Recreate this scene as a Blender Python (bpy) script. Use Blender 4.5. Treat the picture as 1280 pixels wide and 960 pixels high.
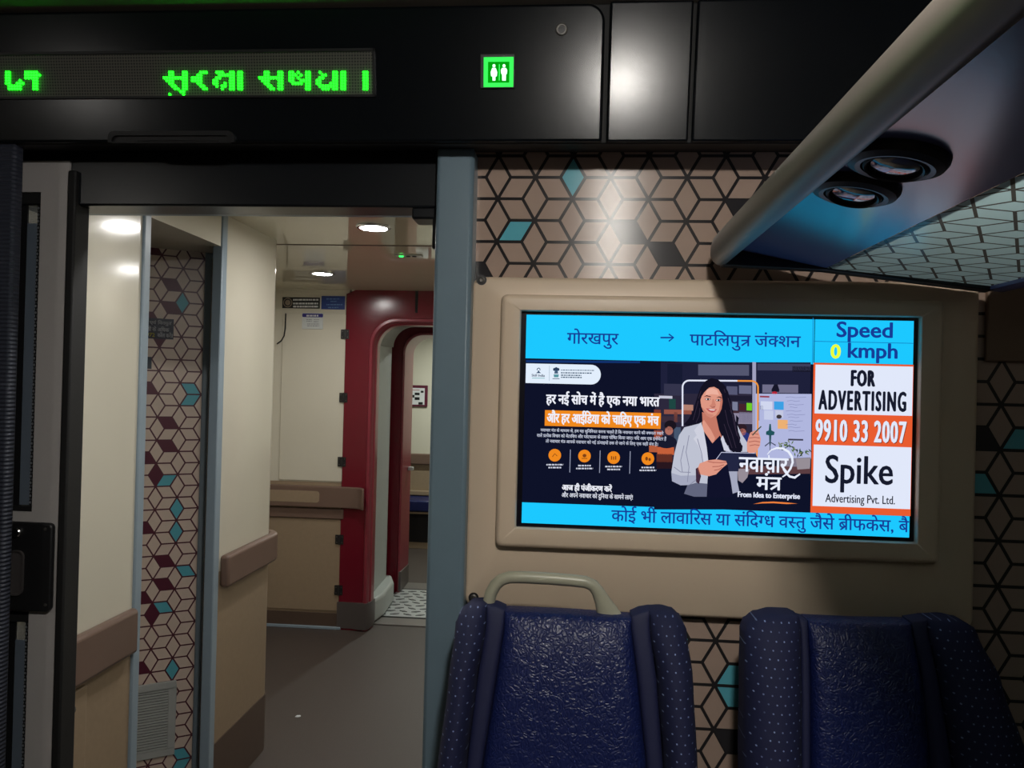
import bpy, bmesh, math, random
from mathutils import Vector, Matrix
random.seed(7)
for o in list(bpy.data.objects):
    bpy.data.objects.remove(o)
S = bpy.context.scene
COL = S.collection

# ------------------------------------------------------------------ camera
F = 950.0
YAW, PITCH, ROLL = 0.07927902, 0.00750839, 0.02437606
EYE = Vector((0, 0, 1.55))
def _axes():
    cy, sy, cp, sp = math.cos(YAW), math.sin(YAW), math.cos(PITCH), math.sin(PITCH)
    fw = Vector((-sy * cp, cy * cp, sp)); r0 = Vector((cy, sy, 0)); u0 = r0.cross(fw)
    c, s = math.cos(ROLL), math.sin(ROLL)
    return c * r0 + s * u0, -s * r0 + c * u0, fw
RV, UV, WV = _axes()
cam = bpy.data.cameras.new('camera'); cam.sensor_width = 36; cam.lens = F / 1280 * 36
cam.clip_start = 0.02
camo = bpy.data.objects.new('camera', cam); COL.objects.link(camo)
m = Matrix((RV, UV, -WV)).transposed().to_4x4(); m.translation = EYE
camo.matrix_world = m
S.camera = camo

# ------------------------------------------------------------------ exposure, world
S.view_settings.view_transform = 'Standard'
S.view_settings.look = 'None'
S.view_settings.exposure = 0.0
S.view_settings.gamma = 1.0
S.view_settings.use_curve_mapping = False
W = bpy.data.worlds.new('world'); S.world = W; W.use_nodes = True
W.node_tree.nodes['Background'].inputs[0].default_value = (0.5, 0.6, 0.8, 1)
W.node_tree.nodes['Background'].inputs[1].default_value = 0.006
# strengths of the lamps (each lamp's light is its own glowing lens)
AISLE_RIGHT, AISLE_LEFT = 560.0, 62.0
VESTIBULE, NEXT_COACH = 235.0, 850.0
AISLE_LAMP = (0.13, 0.18, 2.19)
LEFT_LAMP = (-1.8, -0.1, 2.19)

# ------------------------------------------------------------------ measuring helpers (pixel of the photo -> point on a plane of the room)
def ray(x, y):
    return RV * ((x - 640) / F) - UV * ((y - 480) / F) + WV
def onY(x, y, Y):
    d = ray(x, y); return EYE + d * (Y / d.y)
def onX(x, y, X):
    d = ray(x, y); return EYE + d * (X / d.x)
def onZ(x, y, Z):
    d = ray(x, y); return EYE + d * ((Z - EYE.z) / d.z)
def onP(x, y, p0, n):
    d = ray(x, y); return EYE + d * ((Vector(p0) - EYE).dot(n) / d.dot(n))

# ------------------------------------------------------------------ materials
def lin(c):
    return c / 12.92 if c <= 0.04045 else ((c + 0.055) / 1.055) ** 2.4
def rgb(r, g, b):
    return (lin(r / 255), lin(g / 255), lin(b / 255), 1)
MATS = {}
def mat(name, col, rough=0.5, metal=0.0, spec=0.5, bump=None, mottle=None, coat=0.0, trans=0.0, alpha=1.0, aniso=0.0):
    """bump = (scale, strength, distance); mottle = (scale, amount)"""
    if name in MATS: return MATS[name]
    m = bpy.data.materials.new(name); m.use_nodes = True
    nt = m.node_tree; b = nt.nodes['Principled BSDF']
    b.inputs['Base Color'].default_value = col
    b.inputs['Roughness'].default_value = rough
    b.inputs['Metallic'].default_value = metal
    b.inputs['Specular IOR Level'].default_value = spec
    b.inputs['Coat Weight'].default_value = coat
    b.inputs['Transmission Weight'].default_value = trans
    b.inputs['Alpha'].default_value = alpha
    if aniso:
        b.inputs['Anisotropic'].default_value = aniso
        b.inputs['Anisotropic Rotation'].default_value = 0.25
        t = nt.nodes.new('ShaderNodeTangent'); t.direction_type = 'RADIAL'; t.axis = 'Z'
        nt.links.new(t.outputs[0], b.inputs['Tangent'])
    tc = nt.nodes.new('ShaderNodeTexCoord')
    if mottle:
        n = nt.nodes.new('ShaderNodeTexNoise'); n.inputs['Scale'].default_value = mottle[0]; n.inputs['Detail'].default_value = 5
        nt.links.new(tc.outputs['Object'], n.inputs['Vector'])
        mx = nt.nodes.new('ShaderNodeMix'); mx.data_type = 'RGBA'
        mx.inputs['A'].default_value = tuple(c * (1 - mottle[1]) for c in col[:3]) + (1,)
        mx.inputs['B'].default_value = tuple(min(1, c * (1 + mottle[1])) for c in col[:3]) + (1,)
        nt.links.new(n.outputs['Fac'], mx.inputs['Factor']); nt.links.new(mx.outputs['Result'], b.inputs['Base Color'])
    if bump:
        n = nt.nodes.new('ShaderNodeTexNoise'); n.inputs['Scale'].default_value = bump[0]; n.inputs['Detail'].default_value = 3
        nt.links.new(tc.outputs['Object'], n.inputs['Vector'])
        bp = nt.nodes.new('ShaderNodeBump'); bp.inputs['Strength'].default_value = bump[1]; bp.inputs['Distance'].default_value = bump[2]
        nt.links.new(n.outputs['Fac'], bp.inputs['Height']); nt.links.new(bp.outputs[0], b.inputs['Normal'])
    MATS[name] = m
    return m
def glow(name, col, strength=1.0):
    if name in MATS: return MATS[name]
    m = bpy.data.materials.new(name); m.use_nodes = True; nt = m.node_tree
    nt.nodes.remove(nt.nodes['Principled BSDF'])
    e = nt.nodes.new('ShaderNodeEmission'); e.inputs[0].default_value = col; e.inputs[1].default_value = strength
    nt.links.new(e.outputs[0], nt.nodes['Material Output'].inputs[0])
    MATS[name] = m
    return m
def px(r, g, b):      # a colour shown by the lit screen
    return glow('screen_%d_%d_%d' % (r, g, b), rgb(r, g, b))

M_cream = mat('cream_laminate', rgb(206, 201, 185), 0.13, bump=(9, 0.04, 0.003), mottle=(2.2, 0.06))
M_ceil = mat('glossy_ceiling_laminate', rgb(204, 197, 176), 0.05, spec=0.8, bump=(3, 0.05, 0.01), mottle=(3, 0.05))
M_lower = mat('brown_beige_laminate', rgb(148, 129, 106), 0.45, mottle=(60, 0.10))
M_kick = mat('dark_brown_skirting', rgb(84, 68, 58), 0.4, mottle=(20, 0.12))
M_rail = mat('brown_bumper_plastic', rgb(110, 88, 77), 0.38, mottle=(12, 0.08))
M_steel = mat('painted_grey_steel', rgb(138, 154, 166), 0.36, bump=(120, 0.05, 0.001), mottle=(9, 0.06))
M_post = mat('blue_grey_painted_post', rgb(104, 124, 136), 0.34, bump=(150, 0.08, 0.001), mottle=(14, 0.07))
M_floor = mat('speckled_brown_vinyl', rgb(70, 61, 56), 0.55, mottle=(220, 0.35))
M_red = mat('dark_red_gloss_paint', rgb(106, 18, 35), 0.2, spec=0.6, bump=(6, 0.06, 0.004))
M_redlip = mat('worn_red_lip', rgb(134, 48, 60), 0.3, mottle=(25, 0.2))
M_bellow = mat('pale_grey_liner', rgb(176, 182, 178), 0.5, mottle=(8, 0.06))
M_tread = mat('bare_aluminium', rgb(200, 204, 204), 0.38, metal=0.55, mottle=(30, 0.1))
M_black = mat('black_plastic', rgb(22, 22, 24), 0.45, bump=(200, 0.1, 0.001))
M_rubber = mat('black_rubber', rgb(12, 12, 13), 0.7)
M_header = mat('black_satin_panel', rgb(9, 13, 17), 0.22, spec=0.32, bump=(55, 0.05, 0.0009), mottle=(18, 0.15))
M_lintel = mat('black_door_lintel', rgb(17, 20, 24), 0.3, spec=0.5, mottle=(6, 0.1))
M_beige = mat('beige_moulded_plastic', rgb(212, 192, 168), 0.42, bump=(300, 0.10, 0.0006), mottle=(3, 0.05))
M_rackdark = mat('dark_violet_grey_plastic', rgb(96, 100, 140), 0.20, spec=0.9, bump=(200, 0.08, 0.0006))
M_racklip = mat('grey_brown_aluminium_lip', rgb(122, 114, 107), 0.42, metal=0.3)
M_rackend = mat('black_end_trim', rgb(34, 32, 34), 0.4)
M_lock = mat('chrome', rgb(190, 190, 190), 0.25, metal=1.0)
M_leaf = mat('grey_leaf_frame', rgb(172, 168, 166), 0.5, bump=(180, 0.1, 0.0008), mottle=(8, 0.06))
M_dark = mat('dark_interior', rgb(30, 28, 30), 0.8)
M_handle = mat('sage_beige_handle_plastic', rgb(164, 162, 142), 0.35, mottle=(30, 0.12))
M_grille = mat('pale_grille_metal', rgb(176, 178, 174), 0.45, mottle=(20, 0.08))
M_screw = mat('dull_screw_steel', rgb(96, 94, 90), 0.45, metal=0.7)
M_tile = mat('pattern_beige_tile', rgb(168, 146, 132), 0.28, spec=0.5, bump=(3, 0.03, 0.003), mottle=(35, 0.05), aniso=0.85)
M_line = mat('pattern_black_line', rgb(36, 34, 36), 0.28, aniso=0.85)
M_ptile = mat('pattern_black_tile', rgb(42, 41, 44), 0.28, aniso=0.85)
M_teal = mat('pattern_teal_tile', rgb(92, 174, 190), 0.28, aniso=0.85)
M_vtile = mat('door_pattern_pinkish_tile', rgb(214, 194, 178), 0.4, mottle=(40, 0.06))
M_maroon = mat('door_pattern_maroon', rgb(88, 30, 50), 0.4)
M_vteal = mat('door_pattern_teal', rgb(92, 176, 190), 0.4)
M_coach = mat('dark_coach_lining', rgb(120, 112, 100), 0.6)

def seat_leather():
    m = bpy.data.materials.new('blue_leatherette'); m.use_nodes = True; nt = m.node_tree; b = nt.nodes['Principled BSDF']
    b.inputs['Base Color'].default_value = rgb(20, 30, 78); b.inputs['Roughness'].default_value = 0.38
    b.inputs['Specular IOR Level'].default_value = 0.36
    tc = nt.nodes.new('ShaderNodeTexCoord')
    mp = nt.nodes.new('ShaderNodeMapping'); mp.inputs['Scale'].default_value = (1, 1, 0.55)
    n = nt.nodes.new('ShaderNodeTexNoise'); n.inputs['Scale'].default_value = 40; n.inputs['Detail'].default_value = 2
    v = nt.nodes.new('ShaderNodeTexVoronoi'); v.feature = 'DISTANCE_TO_EDGE'; v.inputs['Scale'].default_value = 125
    ad = nt.nodes.new('ShaderNodeMix'); ad.data_type = 'RGBA'; ad.blend_type = 'LINEAR_LIGHT'; ad.inputs['Factor'].default_value = 0.02
    nt.links.new(tc.outputs['Object'], mp.inputs[0]); nt.links.new(tc.outputs['Object'], n.inputs['Vector'])
    nt.links.new(mp.outputs[0], ad.inputs['A']); nt.links.new(n.outputs['Color'], ad.inputs['B'])
    nt.links.new(ad.outputs['Result'], v.inputs['Vector'])
    mr = nt.nodes.new('ShaderNodeMapRange'); mr.inputs['From Max'].default_value = 0.25
    nt.links.new(v.outputs['Distance'], mr.inputs['Value'])
    bp = nt.nodes.new('ShaderNodeBump'); bp.inputs['Strength'].default_value = 0.4; bp.inputs['Distance'].default_value = 0.0016
    nt.links.new(mr.outputs[0], bp.inputs['Height']); nt.links.new(bp.outputs[0], b.inputs['Normal'])
    return m
M_leather = seat_leather()
M_smoothblue = mat('smooth_dark_blue_cover', rgb(16, 22, 62), 0.7, bump=(150, 0.15, 0.001))
def dotted(name, base, dot, spacing, radius, ax=('X', 'Z'), rough=0.8, stagger=True, randomise=0.0):
    """dots on a grid over the surface, in the object's own coordinates"""
    m = bpy.data.materials.new(name); m.use_nodes = True; nt = m.node_tree; b = nt.nodes['Principled BSDF']
    b.inputs['Roughness'].default_value = rough
    tc = nt.nodes.new('ShaderNodeTexCoord'); sp = nt.nodes.new('ShaderNodeSeparateXYZ'); nt.links.new(tc.outputs['Object'], sp.inputs[0])
    def math_(op, a, bv=None):
        n = nt.nodes.new('ShaderNodeMath'); n.operation = op
        for i, q in enumerate((a, bv)):
            if q is None: continue
            if isinstance(q, (int, float)): n.inputs[i].default_value = q
            else: nt.links.new(q, n.inputs[i])
        return n.outputs[0]
    u = math_('DIVIDE', sp.outputs[ax[0]], spacing); v = math_('DIVIDE', sp.outputs[ax[1]], spacing)
    if stagger:
        row = math_('FLOOR', v); half = math_('MULTIPLY', math_('FLOORED_MODULO', row, 2), 0.5); u = math_('ADD', u, half)
    fu = math_('SUBTRACT', math_('FRACT', u), 0.5); fv = math_('SUBTRACT', math_('FRACT', v), 0.5)
    d = math_('SQRT', math_('ADD', math_('MULTIPLY', fu, fu), math_('MULTIPLY', fv, fv)))
    k = math_('LESS_THAN', d, radius)
    mx = nt.nodes.new('ShaderNodeMix'); mx.data_type = 'RGBA'; mx.inputs['A'].default_value = base; mx.inputs['B'].default_value = dot
    if randomise:
        cb = nt.nodes.new('ShaderNodeCombineXYZ'); nt.links.new(math_('FLOOR', u), cb.inputs[0]); nt.links.new(math_('FLOOR', v), cb.inputs[1])
        wn = nt.nodes.new('ShaderNodeTexWhiteNoise'); nt.links.new(cb.outputs[0], wn.inputs['Vector'])
        k = math_('MULTIPLY', k, math_('ADD', math_('MULTIPLY', wn.outputs['Value'], randomise), 1 - randomise))
    nt.links.new(k, mx.inputs['Factor']); nt.links.new(mx.outputs['Result'], b.inputs['Base Color'])
    return m
M_dots = dotted('dotted_navy_fabric', rgb(13, 19, 58), rgb(130, 148, 190), 0.0125, 0.10, randomise=0.8)
M_frit = dotted('dotted_glass_band', rgb(16, 17, 19), rgb(120, 124, 128), 0.0065, 0.36, rough=0.3)
M_ledboard = dotted('unlit_dot_matrix', rgb(80, 78, 72), rgb(30, 30, 28), 0.0051, 0.34, rough=0.5, stagger=False)
def ribbed(name, col, freq):
    m = mat(name, col, 0.6); nt = m.node_tree; b = nt.nodes['Principled BSDF']
    tc = nt.nodes.new('ShaderNodeTexCoord'); w = nt.nodes.new('ShaderNodeTexWave'); w.bands_direction = 'Z'; w.inputs['Scale'].default_value = freq
    nt.links.new(tc.outputs['Object'], w.inputs['Vector'])
    bp = nt.nodes.new('ShaderNodeBump'); bp.inputs['Distance'].default_value = 0.002; nt.links.new(w.outputs['Fac'], bp.inputs['Height'])
    nt.links.new(bp.outputs[0], b.inputs['Normal'])
    return m
M_ribs = ribbed('ribbed_blue_grey_partition', rgb(44, 48, 62), 40)
M_pane = mat('smoky_door_glass', rgb(60, 72, 84), 0.08, spec=0.6, alpha=0.55)

# ------------------------------------------------------------------ mesh helpers
class MB:
    def __init__(s): s.v = []; s.f = []; s.m = []
    def add(s, pts, faces, mi=0):
        n = len(s.v); s.v += [Vector(p) for p in pts]
        for f in faces: s.f.append([n + i for i in f]); s.m.append(mi)
        return s
    def poly(s, pts, mi=0): return s.add(pts, [list(range(len(pts)))], mi)
    def box(s, x0, x1, y0, y1, z0, z1, mi=0):
        return s.add([(x0, y0, z0), (x1, y0, z0), (x1, y1, z0), (x0, y1, z0), (x0, y0, z1), (x1, y0, z1), (x1, y1, z1), (x0, y1, z1)],
                     [(0, 3, 2, 1), (4, 5, 6, 7), (0, 1, 5, 4), (1, 2, 6, 5), (2, 3, 7, 6), (3, 0, 4, 7)], mi)
    def extrude(s, pts, vec, mi=0, cap=True):      # closed polygon swept along vec
        n = len(pts); a = [Vector(p) for p in pts]; b = [p + Vector(vec) for p in a]
        fs = [(i, (i + 1) % n, n + (i + 1) % n, n + i) for i in range(n)]
        if cap: fs += [tuple(range(n - 1, -1, -1)), tuple(range(n, 2 * n))]
        return s.add(a + b, fs, mi)
    def loft(s, loops, closed=True, mi=0, cap0=False, cap1=False):
        n = len(loops[0]); pts = [p for l in loops for p in l]; fs = []
        for k in range(len(loops) - 1):
            for i in range(n if closed else n - 1):
                j = (i + 1) % n
                fs.append((k * n + i, k * n + j, (k + 1) * n + j, (k + 1) * n + i))
        if cap0: fs.append(tuple(range(n - 1, -1, -1)))
        if cap1: fs.append(tuple((len(loops) - 1) * n + i for i in range(n)))
        return s.add(pts, fs, mi)
    def lathe(s, prof, c, axis=(0, 0, 1), n=32, mi=0, cap=True):   # prof = [(radius, along axis)]
        ax = Vector(axis).normalized(); e1 = ax.orthogonal().normalized(); e2 = ax.cross(e1); c = Vector(c)
        loops = [[c + ax * h + (e1 * math.cos(2 * math.pi * i / n) + e2 * math.sin(2 * math.pi * i / n)) * r for i in range(n)] for r, h in prof]
        return s.loft(loops, True, mi, cap, cap)
    def tube(s, path, rad, n=14, mi=0, squash=None):
        path = [Vector(p) for p in path]; loops = []; up = Vector((0, 1, 0))
        for i, p in enumerate(path):
            t = (path[min(i + 1, len(path) - 1)] - path[max(i - 1, 0)]).normalized()
            a = up - t * up.dot(t)
            a = a.normalized() if a.length > 1e-4 else t.orthogonal().normalized()
            b = t.cross(a); r = rad[i] if isinstance(rad, (list, tuple)) else rad
            q = squash[i] if isinstance(squash, (list, tuple)) else (squash or 1)
            loops.append([p + a * (r * math.cos(2 * math.pi * k / n)) + b * (r * q * math.sin(2 * math.pi * k / n)) for k in range(n)])
        return s.loft(loops, True, mi, True, True)

ORG = {}
def link(o, parent, org):
    COL.objects.link(o)
    if parent is not None: o.parent = parent
    else: o.location = org
    ORG[o] = org
def props(o, label=None, cat=None, group=None, kind=None):
    if label: o['label'] = label
    if cat: o['category'] = cat
    if group: o['group'] = group
    if kind: o['kind'] = kind
    return o
def build(name, mb, mats, parent=None, label=None, cat=None, group=None, kind=None, bevel=0.0, smooth=35, org=None, segs=2):
    if not isinstance(mats, (list, tuple)): mats = [mats]
    if parent is not None: org = ORG[parent]
    elif org is None:
        xs, ys, zs = zip(*mb.v); org = Vector(((min(xs) + max(xs)) / 2, (min(ys) + max(ys)) / 2, min(zs)))
    org = Vector(org)
    me = bpy.data.meshes.new(name)
    me.from_pydata([v - org for v in mb.v], [], mb.f)
    for m_ in mats: me.materials.append(m_)
    for p, mi in zip(me.polygons, mb.m): p.material_index = mi
    bm = bmesh.new(); bm.from_mesh(me)
    bmesh.ops.remove_doubles(bm, verts=bm.verts, dist=1e-6)
    if kind != 'flat': bmesh.ops.recalc_face_normals(bm, faces=bm.faces)
    bm.to_mesh(me); bm.free()
    if smooth:
        for p in me.polygons: p.use_smooth = True
        me.set_sharp_from_angle(angle=math.radians(smooth))
    o = bpy.data.objects.new(name, me); link(o, parent, org)
    if bevel:
        b = o.modifiers.new('bevel', 'BEVEL'); b.width = bevel; b.segments = segs; b.limit_method = 'ANGLE'; b.angle_limit = math.radians(40)
    return props(o, label, cat, group, None if kind == 'flat' else kind)
def thing(name, loc, label, cat, group=None, kind=None):
    o = bpy.data.objects.new(name, None); o.empty_display_size = 0.05
    link(o, None, Vector(loc)); return props(o, label, cat, group, kind)
def rrect(x0, x1, z0, z1, r, n=6, corners=(1, 1, 1, 1)):     # 2D rounded rectangle: BL, BR, TR, TL
    pts = []
    for (cx, cz, a0, k) in ((x0, z0, 180, 0), (x1, z0, 270, 1), (x1, z1, 0, 2), (x0, z1, 90, 3)):
        rr = r * corners[k]
        ox = cx + (rr if cx == x0 else -rr); oz = cz + (rr if cz == z0 else -rr)
        for i in range(n + 1):
            a = math.radians(a0 + 90 * i / n); pts.append((ox + rr * math.cos(a), oz + rr * math.sin(a)))
    return pts

# ---- cube-illusion pattern (rhombille tiling) built as flat tiles and lines
def rhombille(origin, eu, ev, u0, u1, v0, v1, a, node, line, special, extra=0.0, seeds=None):
    """tiles on the plane origin + u*eu + v*ev; special: [(u, v, material index)]; material 0 tile, 1 line"""
    bm = bmesh.new(); h = a * math.sqrt(3) / 2; t = line / 2; k = 1 - t / (a / 4)
    i0, i1 = int((u0 - node[0]) / h) - 3, int((u1 - node[0]) / h) + 3
    for i in range(i0, i1 + 1):
        base = node[1] + i * a / 2
        j0, j1 = int((v0 - base) / a) - 3, int((v1 - base) / a) + 3
        for j in range(j0, j1 + 1):
            n = Vector((node[0] + i * h, base + j * a))
            for d in (Vector((0, a)), Vector((h, a / 2)), Vector((h, -a / 2))):
                q = Vector((-d.y, d.x)) / (2 * math.sqrt(3)); c = n + d / 2
                R = [n, c - q, n + d, c + q]
                if max(p.x for p in R) < u0 or min(p.x for p in R) > u1 or max(p.y for p in R) < v0 or min(p.y for p in R) > v1: continue
                mi = 0
                for su, sv, sm in special:
                    e = Vector((su, sv)) - c
                    # inside the rhombus: |e.d|/(a/2)/a + |e.q^|/... <= 1
                    if abs(e.dot(d)) / a / (a / 2) + abs(e.dot(q.normalized())) / (a / (2 * math.sqrt(3))) < 1: mi = sm
                if mi == 0 and extra and seeds and random.random() < extra and all((c - Vector((su, sv))).length > 0.0 for su, sv, _ in special):
                    if not seeds(c): mi = random.choice((2, 3))
                V = [bm.verts.new((p.x, p.y, 0)) for p in R]; I = [bm.verts.new((c.x + (p.x - c.x) * k, c.y + (p.y - c.y) * k, 0)) for p in R]
                f = bm.faces.new(I); f.material_index = mi
                for s_ in range(4):
                    f = bm.faces.new((V[s_], V[(s_ + 1) % 4], I[(s_ + 1) % 4], I[s_])); f.material_index = 1 if mi == 0 else (mi if mi == 2 else 1)
    for co, no in (((u0, 0, 0), (-1, 0, 0)), ((u1, 0, 0), (1, 0, 0)), ((0, v0, 0), (0, -1, 0)), ((0, v1, 0), (0, 1, 0))):
        bmesh.ops.bisect_plane(bm, geom=bm.verts[:] + bm.edges[:] + bm.faces[:], dist=1e-7, plane_co=co, plane_no=no, clear_outer=True)
    mb = MB(); bm.verts.ensure_lookup_table(); bm.verts.index_update()
    o = Vector(origin); mb.v = [o + Vector(eu) * v.co.x + Vector(ev) * v.co.y for v in bm.verts]
    for f in bm.faces: mb.f.append([v.index for v in f.verts]); mb.m.append(f.material_index)
    bm.free(); return mb

# ---- lettering: outlines of the built-in font, laid out glyph by glyph so that Devanagari comes out in its written order
GL = {}
def _ink(s, off):
    c = bpy.data.curves.new('t', 'FONT'); c.body = s; c.resolution_u = 3; c.offset = off
    o = bpy.data.objects.new('t', c); COL.objects.link(o)
    me = o.to_mesh(); v = [(p.co.x, p.co.y) for p in me.vertices]; f = [list(p.vertices) for p in me.polygons]
    o.to_mesh_clear(); bpy.data.objects.remove(o); bpy.data.curves.remove(c)
    return v, f
def glyph(ch, off):
    if (ch, off) not in GL:
        v, f = ([], []) if ch == ' ' else _ink(ch, off)
        w = max(x for x, y in _ink(ch + '|||||||||', 0)[0]) - max(x for x, y in _ink('|||||||||', 0)[0])
        GL[(ch, off)] = (v, f, w)
    return GL[(ch, off)]
def clip_right(v, f, cut):
    bm = bmesh.new(); vs = [bm.verts.new((x, y, 0)) for x, y in v]
    for q in f:
        try: bm.faces.new([vs[i] for i in q])
        except ValueError: pass
    bmesh.ops.bisect_plane(bm, geom=bm.verts[:] + bm.edges[:] + bm.faces[:], plane_co=(cut, 0, 0), plane_no=(1, 0, 0), clear_outer=True)
    bm.verts.index_update(); r = [(p.co.x, p.co.y) for p in bm.verts], [[p.index for p in q.verts] for q in bm.faces]
    bm.free(); return r
HALF = {'क': 0.74, 'ग': 0.58, 'स': 0.68, 'श': 0.62, 'त': 0.58, 'द': 0.8}
def layout(s, off=0.0, track=0.0):
    V, Fc, pen = [], [], 0.0
    def put(v, f, dx=0.0):
        n = len(V); V.extend((x + pen + dx, y) for x, y in v); Fc.extend([n + i for i in q] for q in f)
    def bar(x0, y0, x1, y1, t):
        d = Vector((x1 - x0, y1 - y0)); q = Vector((-d.y, d.x)).normalized() * t / 2
        return [(x0 + q.x, y0 + q.y), (x1 + q.x, y1 + q.y), (x1 - q.x, y1 - q.y), (x0 - q.x, y0 - q.y)], [[0, 1, 2, 3]]
    st = glyph('ा', off)[0]; top = max(y for x, y in st) if st else 0.6
    i = 0
    cons = lambda c: 'क' <= c <= 'ह'
    while i < len(s):
        j = i + 1
        if cons(s[i]):
            while j + 1 < len(s) and s[j] == '्' and cons(s[j + 1]): j += 2
        clus = s[i:j]; marks = ''
        if cons(s[i]):
            while j < len(s) and s[j] in 'ािीुूेैोौंँ': marks += s[j]; j += 1
        if 'ि' in marks:
            g = glyph('ि', off); put(g[0], g[1]); pen += g[2]; marks = marks.replace('ि', '')
        cl = clus.split('्'); k = 0
        while k < len(cl):
            c = cl[k]; rak = k + 1 < len(cl) and cl[k + 1] == 'र'
            g = glyph(c, off)
            if rak and c == 'त':
                t = 0.075 + off * 2; w = 0.52
                for q in (bar(-0.02, top - t / 2, w + 0.06, top - t / 2, t), bar(w - t / 2 - 0.02, top, w - t / 2 - 0.02, 0, t),
                          bar(0.08, top * 0.52, w - t / 2, top * 0.56, t), bar(w - t / 2, top * 0.5, 0.10, top * 0.06, t)): put(*q)
                pen += w + 0.03; k += 2; continue
            if rak:
                put(g[0], g[1]); put(*bar(g[2] * 0.68, top * 0.32, g[2] * 0.2, 0.0, 0.075 + off * 2)); pen += g[2]; k += 2; continue
            if k < len(cl) - 1:
                cut = g[2] * HALF.get(c, 0.62); put(*clip_right(g[0], g[1], cut)); pen += cut
            else:
                put(g[0], g[1]); pen += g[2] + track
            k += 1
        for c in marks:
            g = glyph(c, off); put(g[0], g[1]); pen += g[2]
        i = j
    return V, Fc
def fit_text(mb, s, tl, br, bold=0.0, mi=0, track=0.0):
    """lay the ink of s into the rectangle whose top-left and bottom-right corners are the 3D points tl, br (a vertical plane);
    bold = how far (metres) the strokes are thickened on each side"""
    v, f = layout(s, 0.0, track)
    xs = [p[0] for p in v]; ys = [p[1] for p in v]; x0, x1, y0, y1 = min(xs), max(xs), min(ys), max(ys)
    wd = math.hypot(br.x - tl.x, br.y - tl.y); sh = [(0, 0)]
    if bold: sh = [(-1, 0), (1, 0), (-0.33, 0.6), (0.33, 0.6), (-0.33, -0.6), (0.33, -0.6), (0, 0)]
    for sx_, sz_ in sh:
        pts = []
        for x, y in v:
            a = (x - x0) / (x1 - x0); b = (y - y0) / (y1 - y0)
            a = (bold + (wd - 2 * bold) * a + sx_ * bold) / wd; zl = br.z + bold * 0.6; zh = tl.z - bold * 0.6
            pts.append((tl.x + (br.x - tl.x) * a, tl.y + (br.y - tl.y) * a, zl + (zh - zl) * b + sz_ * bold))
        mb.add(pts, f, mi)
    return mb
#@@SETTING
def obox(mb, o, eu, ev, en, u0, u1, v0, v1, w0, w1, mi=0):
    o, eu, ev, en = Vector(o), Vector(eu), Vector(ev), Vector(en)
    q = lambda u, v, w: o + eu * u + ev * v + en * w
    return mb.add([q(u0, v0, w0), q(u1, v0, w0), q(u1, v1, w0), q(u0, v1, w0), q(u0, v0, w1), q(u1, v0, w1), q(u1, v1, w1), q(u0, v1, w1)],
                  [(0, 3, 2, 1), (4, 5, 6, 7), (0, 1, 5, 4), (1, 2, 6, 5), (2, 3, 7, 6), (3, 0, 4, 7)], mi)
def B(*a): return MB().box(*a)
ST = 'structure'

# ================================================================== SETTING
CEIL = 2.16            # vestibule ceiling
FARY = 4.75            # end wall of the vestibule
LX = -1.27             # left side of the vestibule corridor
build('floor', B(-2.3, 1.2, -1.8, 5.02, -0.06, 0), M_floor, kind=ST)
build('ceiling', B(-2.06, 0.06, 1.5, FARY + 0.3, CEIL, CEIL + 0.05), M_ceil, kind=ST)
build('ceiling', B(-2.3, 1.2, -1.8, 1.5, 2.22, 2.27), M_coach, kind=ST)
build('wall_right', B(1.1, 1.16, -1.8, 1.5, 0, 2.22), M_coach, kind=ST)
build('wall_left', B(-2.36, -2.3, -1.8, 1.5, 0, 2.22), M_coach, kind=ST)
build('wall_back', B(-2.36, 1.16, -1.86, -1.8, 0, 2.22), M_coach, kind=ST)

# patterned bulkhead wall
WY = 1.45
PA = 0.0826
def wp(x, y): p = onY(x, y, WY); return p.x, p.z
node = wp(622.3, 248.4)
sp = [wp(*q) + (3,) for q in ((647, 288.4), (717.5, 231), (855.5, 791.4), (915.6, 836), (917, 865), (1267.7, 543.6), (1234, 598.7))]
sp += [wp(*q) + (2,) for q in ((786.4, 288.4), (834, 316.3), (924, 257), (599, 333), (915.6, 915), (1234, 541))]
def clear_of_view(c):
    return -0.25 < c.x < 0.95 and 0.75 < c.y < 2.2
mb = rhombille((0, WY, 0), (1, 0, 0), (0, 0, 1), -0.24, 1.1, 0.0, 2.2, PA, node, 0.0058, sp, 0.06, clear_of_view)
mb.box(-0.24, 1.1, WY + 0.001, WY + 0.06, 0, 2.2, 1)
build('wall_front', mb, [M_tile, M_line, M_ptile, M_teal], kind=ST, smooth=0)
q_ = onY(1229, 452, WY)
build('trim_10', B(q_.x, 1.1, WY - 0.012, WY, q_.z, 1.80), mat('brown_window_trim', rgb(120, 98, 80), 0.5), kind=ST, bevel=0.003)
# door post right of the doorway, lintel over it
x0 = onY(543, 330, 1.40).x; x1 = onY(590, 330, 1.40).x
build('trim_1', B(x0, x1, 1.395, 1.56, 0, 2.0), M_post, kind=ST, bevel=0.008)
mb = B(-1.12, x0 + 0.01, 1.425, 1.50, 1.893, 2.05)
mb.box(onY(516, 262, 1.44).x, x0 + 0.004, 1.43, 1.49, 1.872, 1.895)
mb.box(x0 - 0.012, x0 + 0.004, 1.43, 1.49, 1.815, 1.895)
build('trim_2', mb, M_lintel, kind=ST, bevel=0.004)
build('trim_3', B(-1.12, x0, 1.50, 1.53, 1.897, 1.93), M_steel, kind=ST, bevel=0.002)
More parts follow.
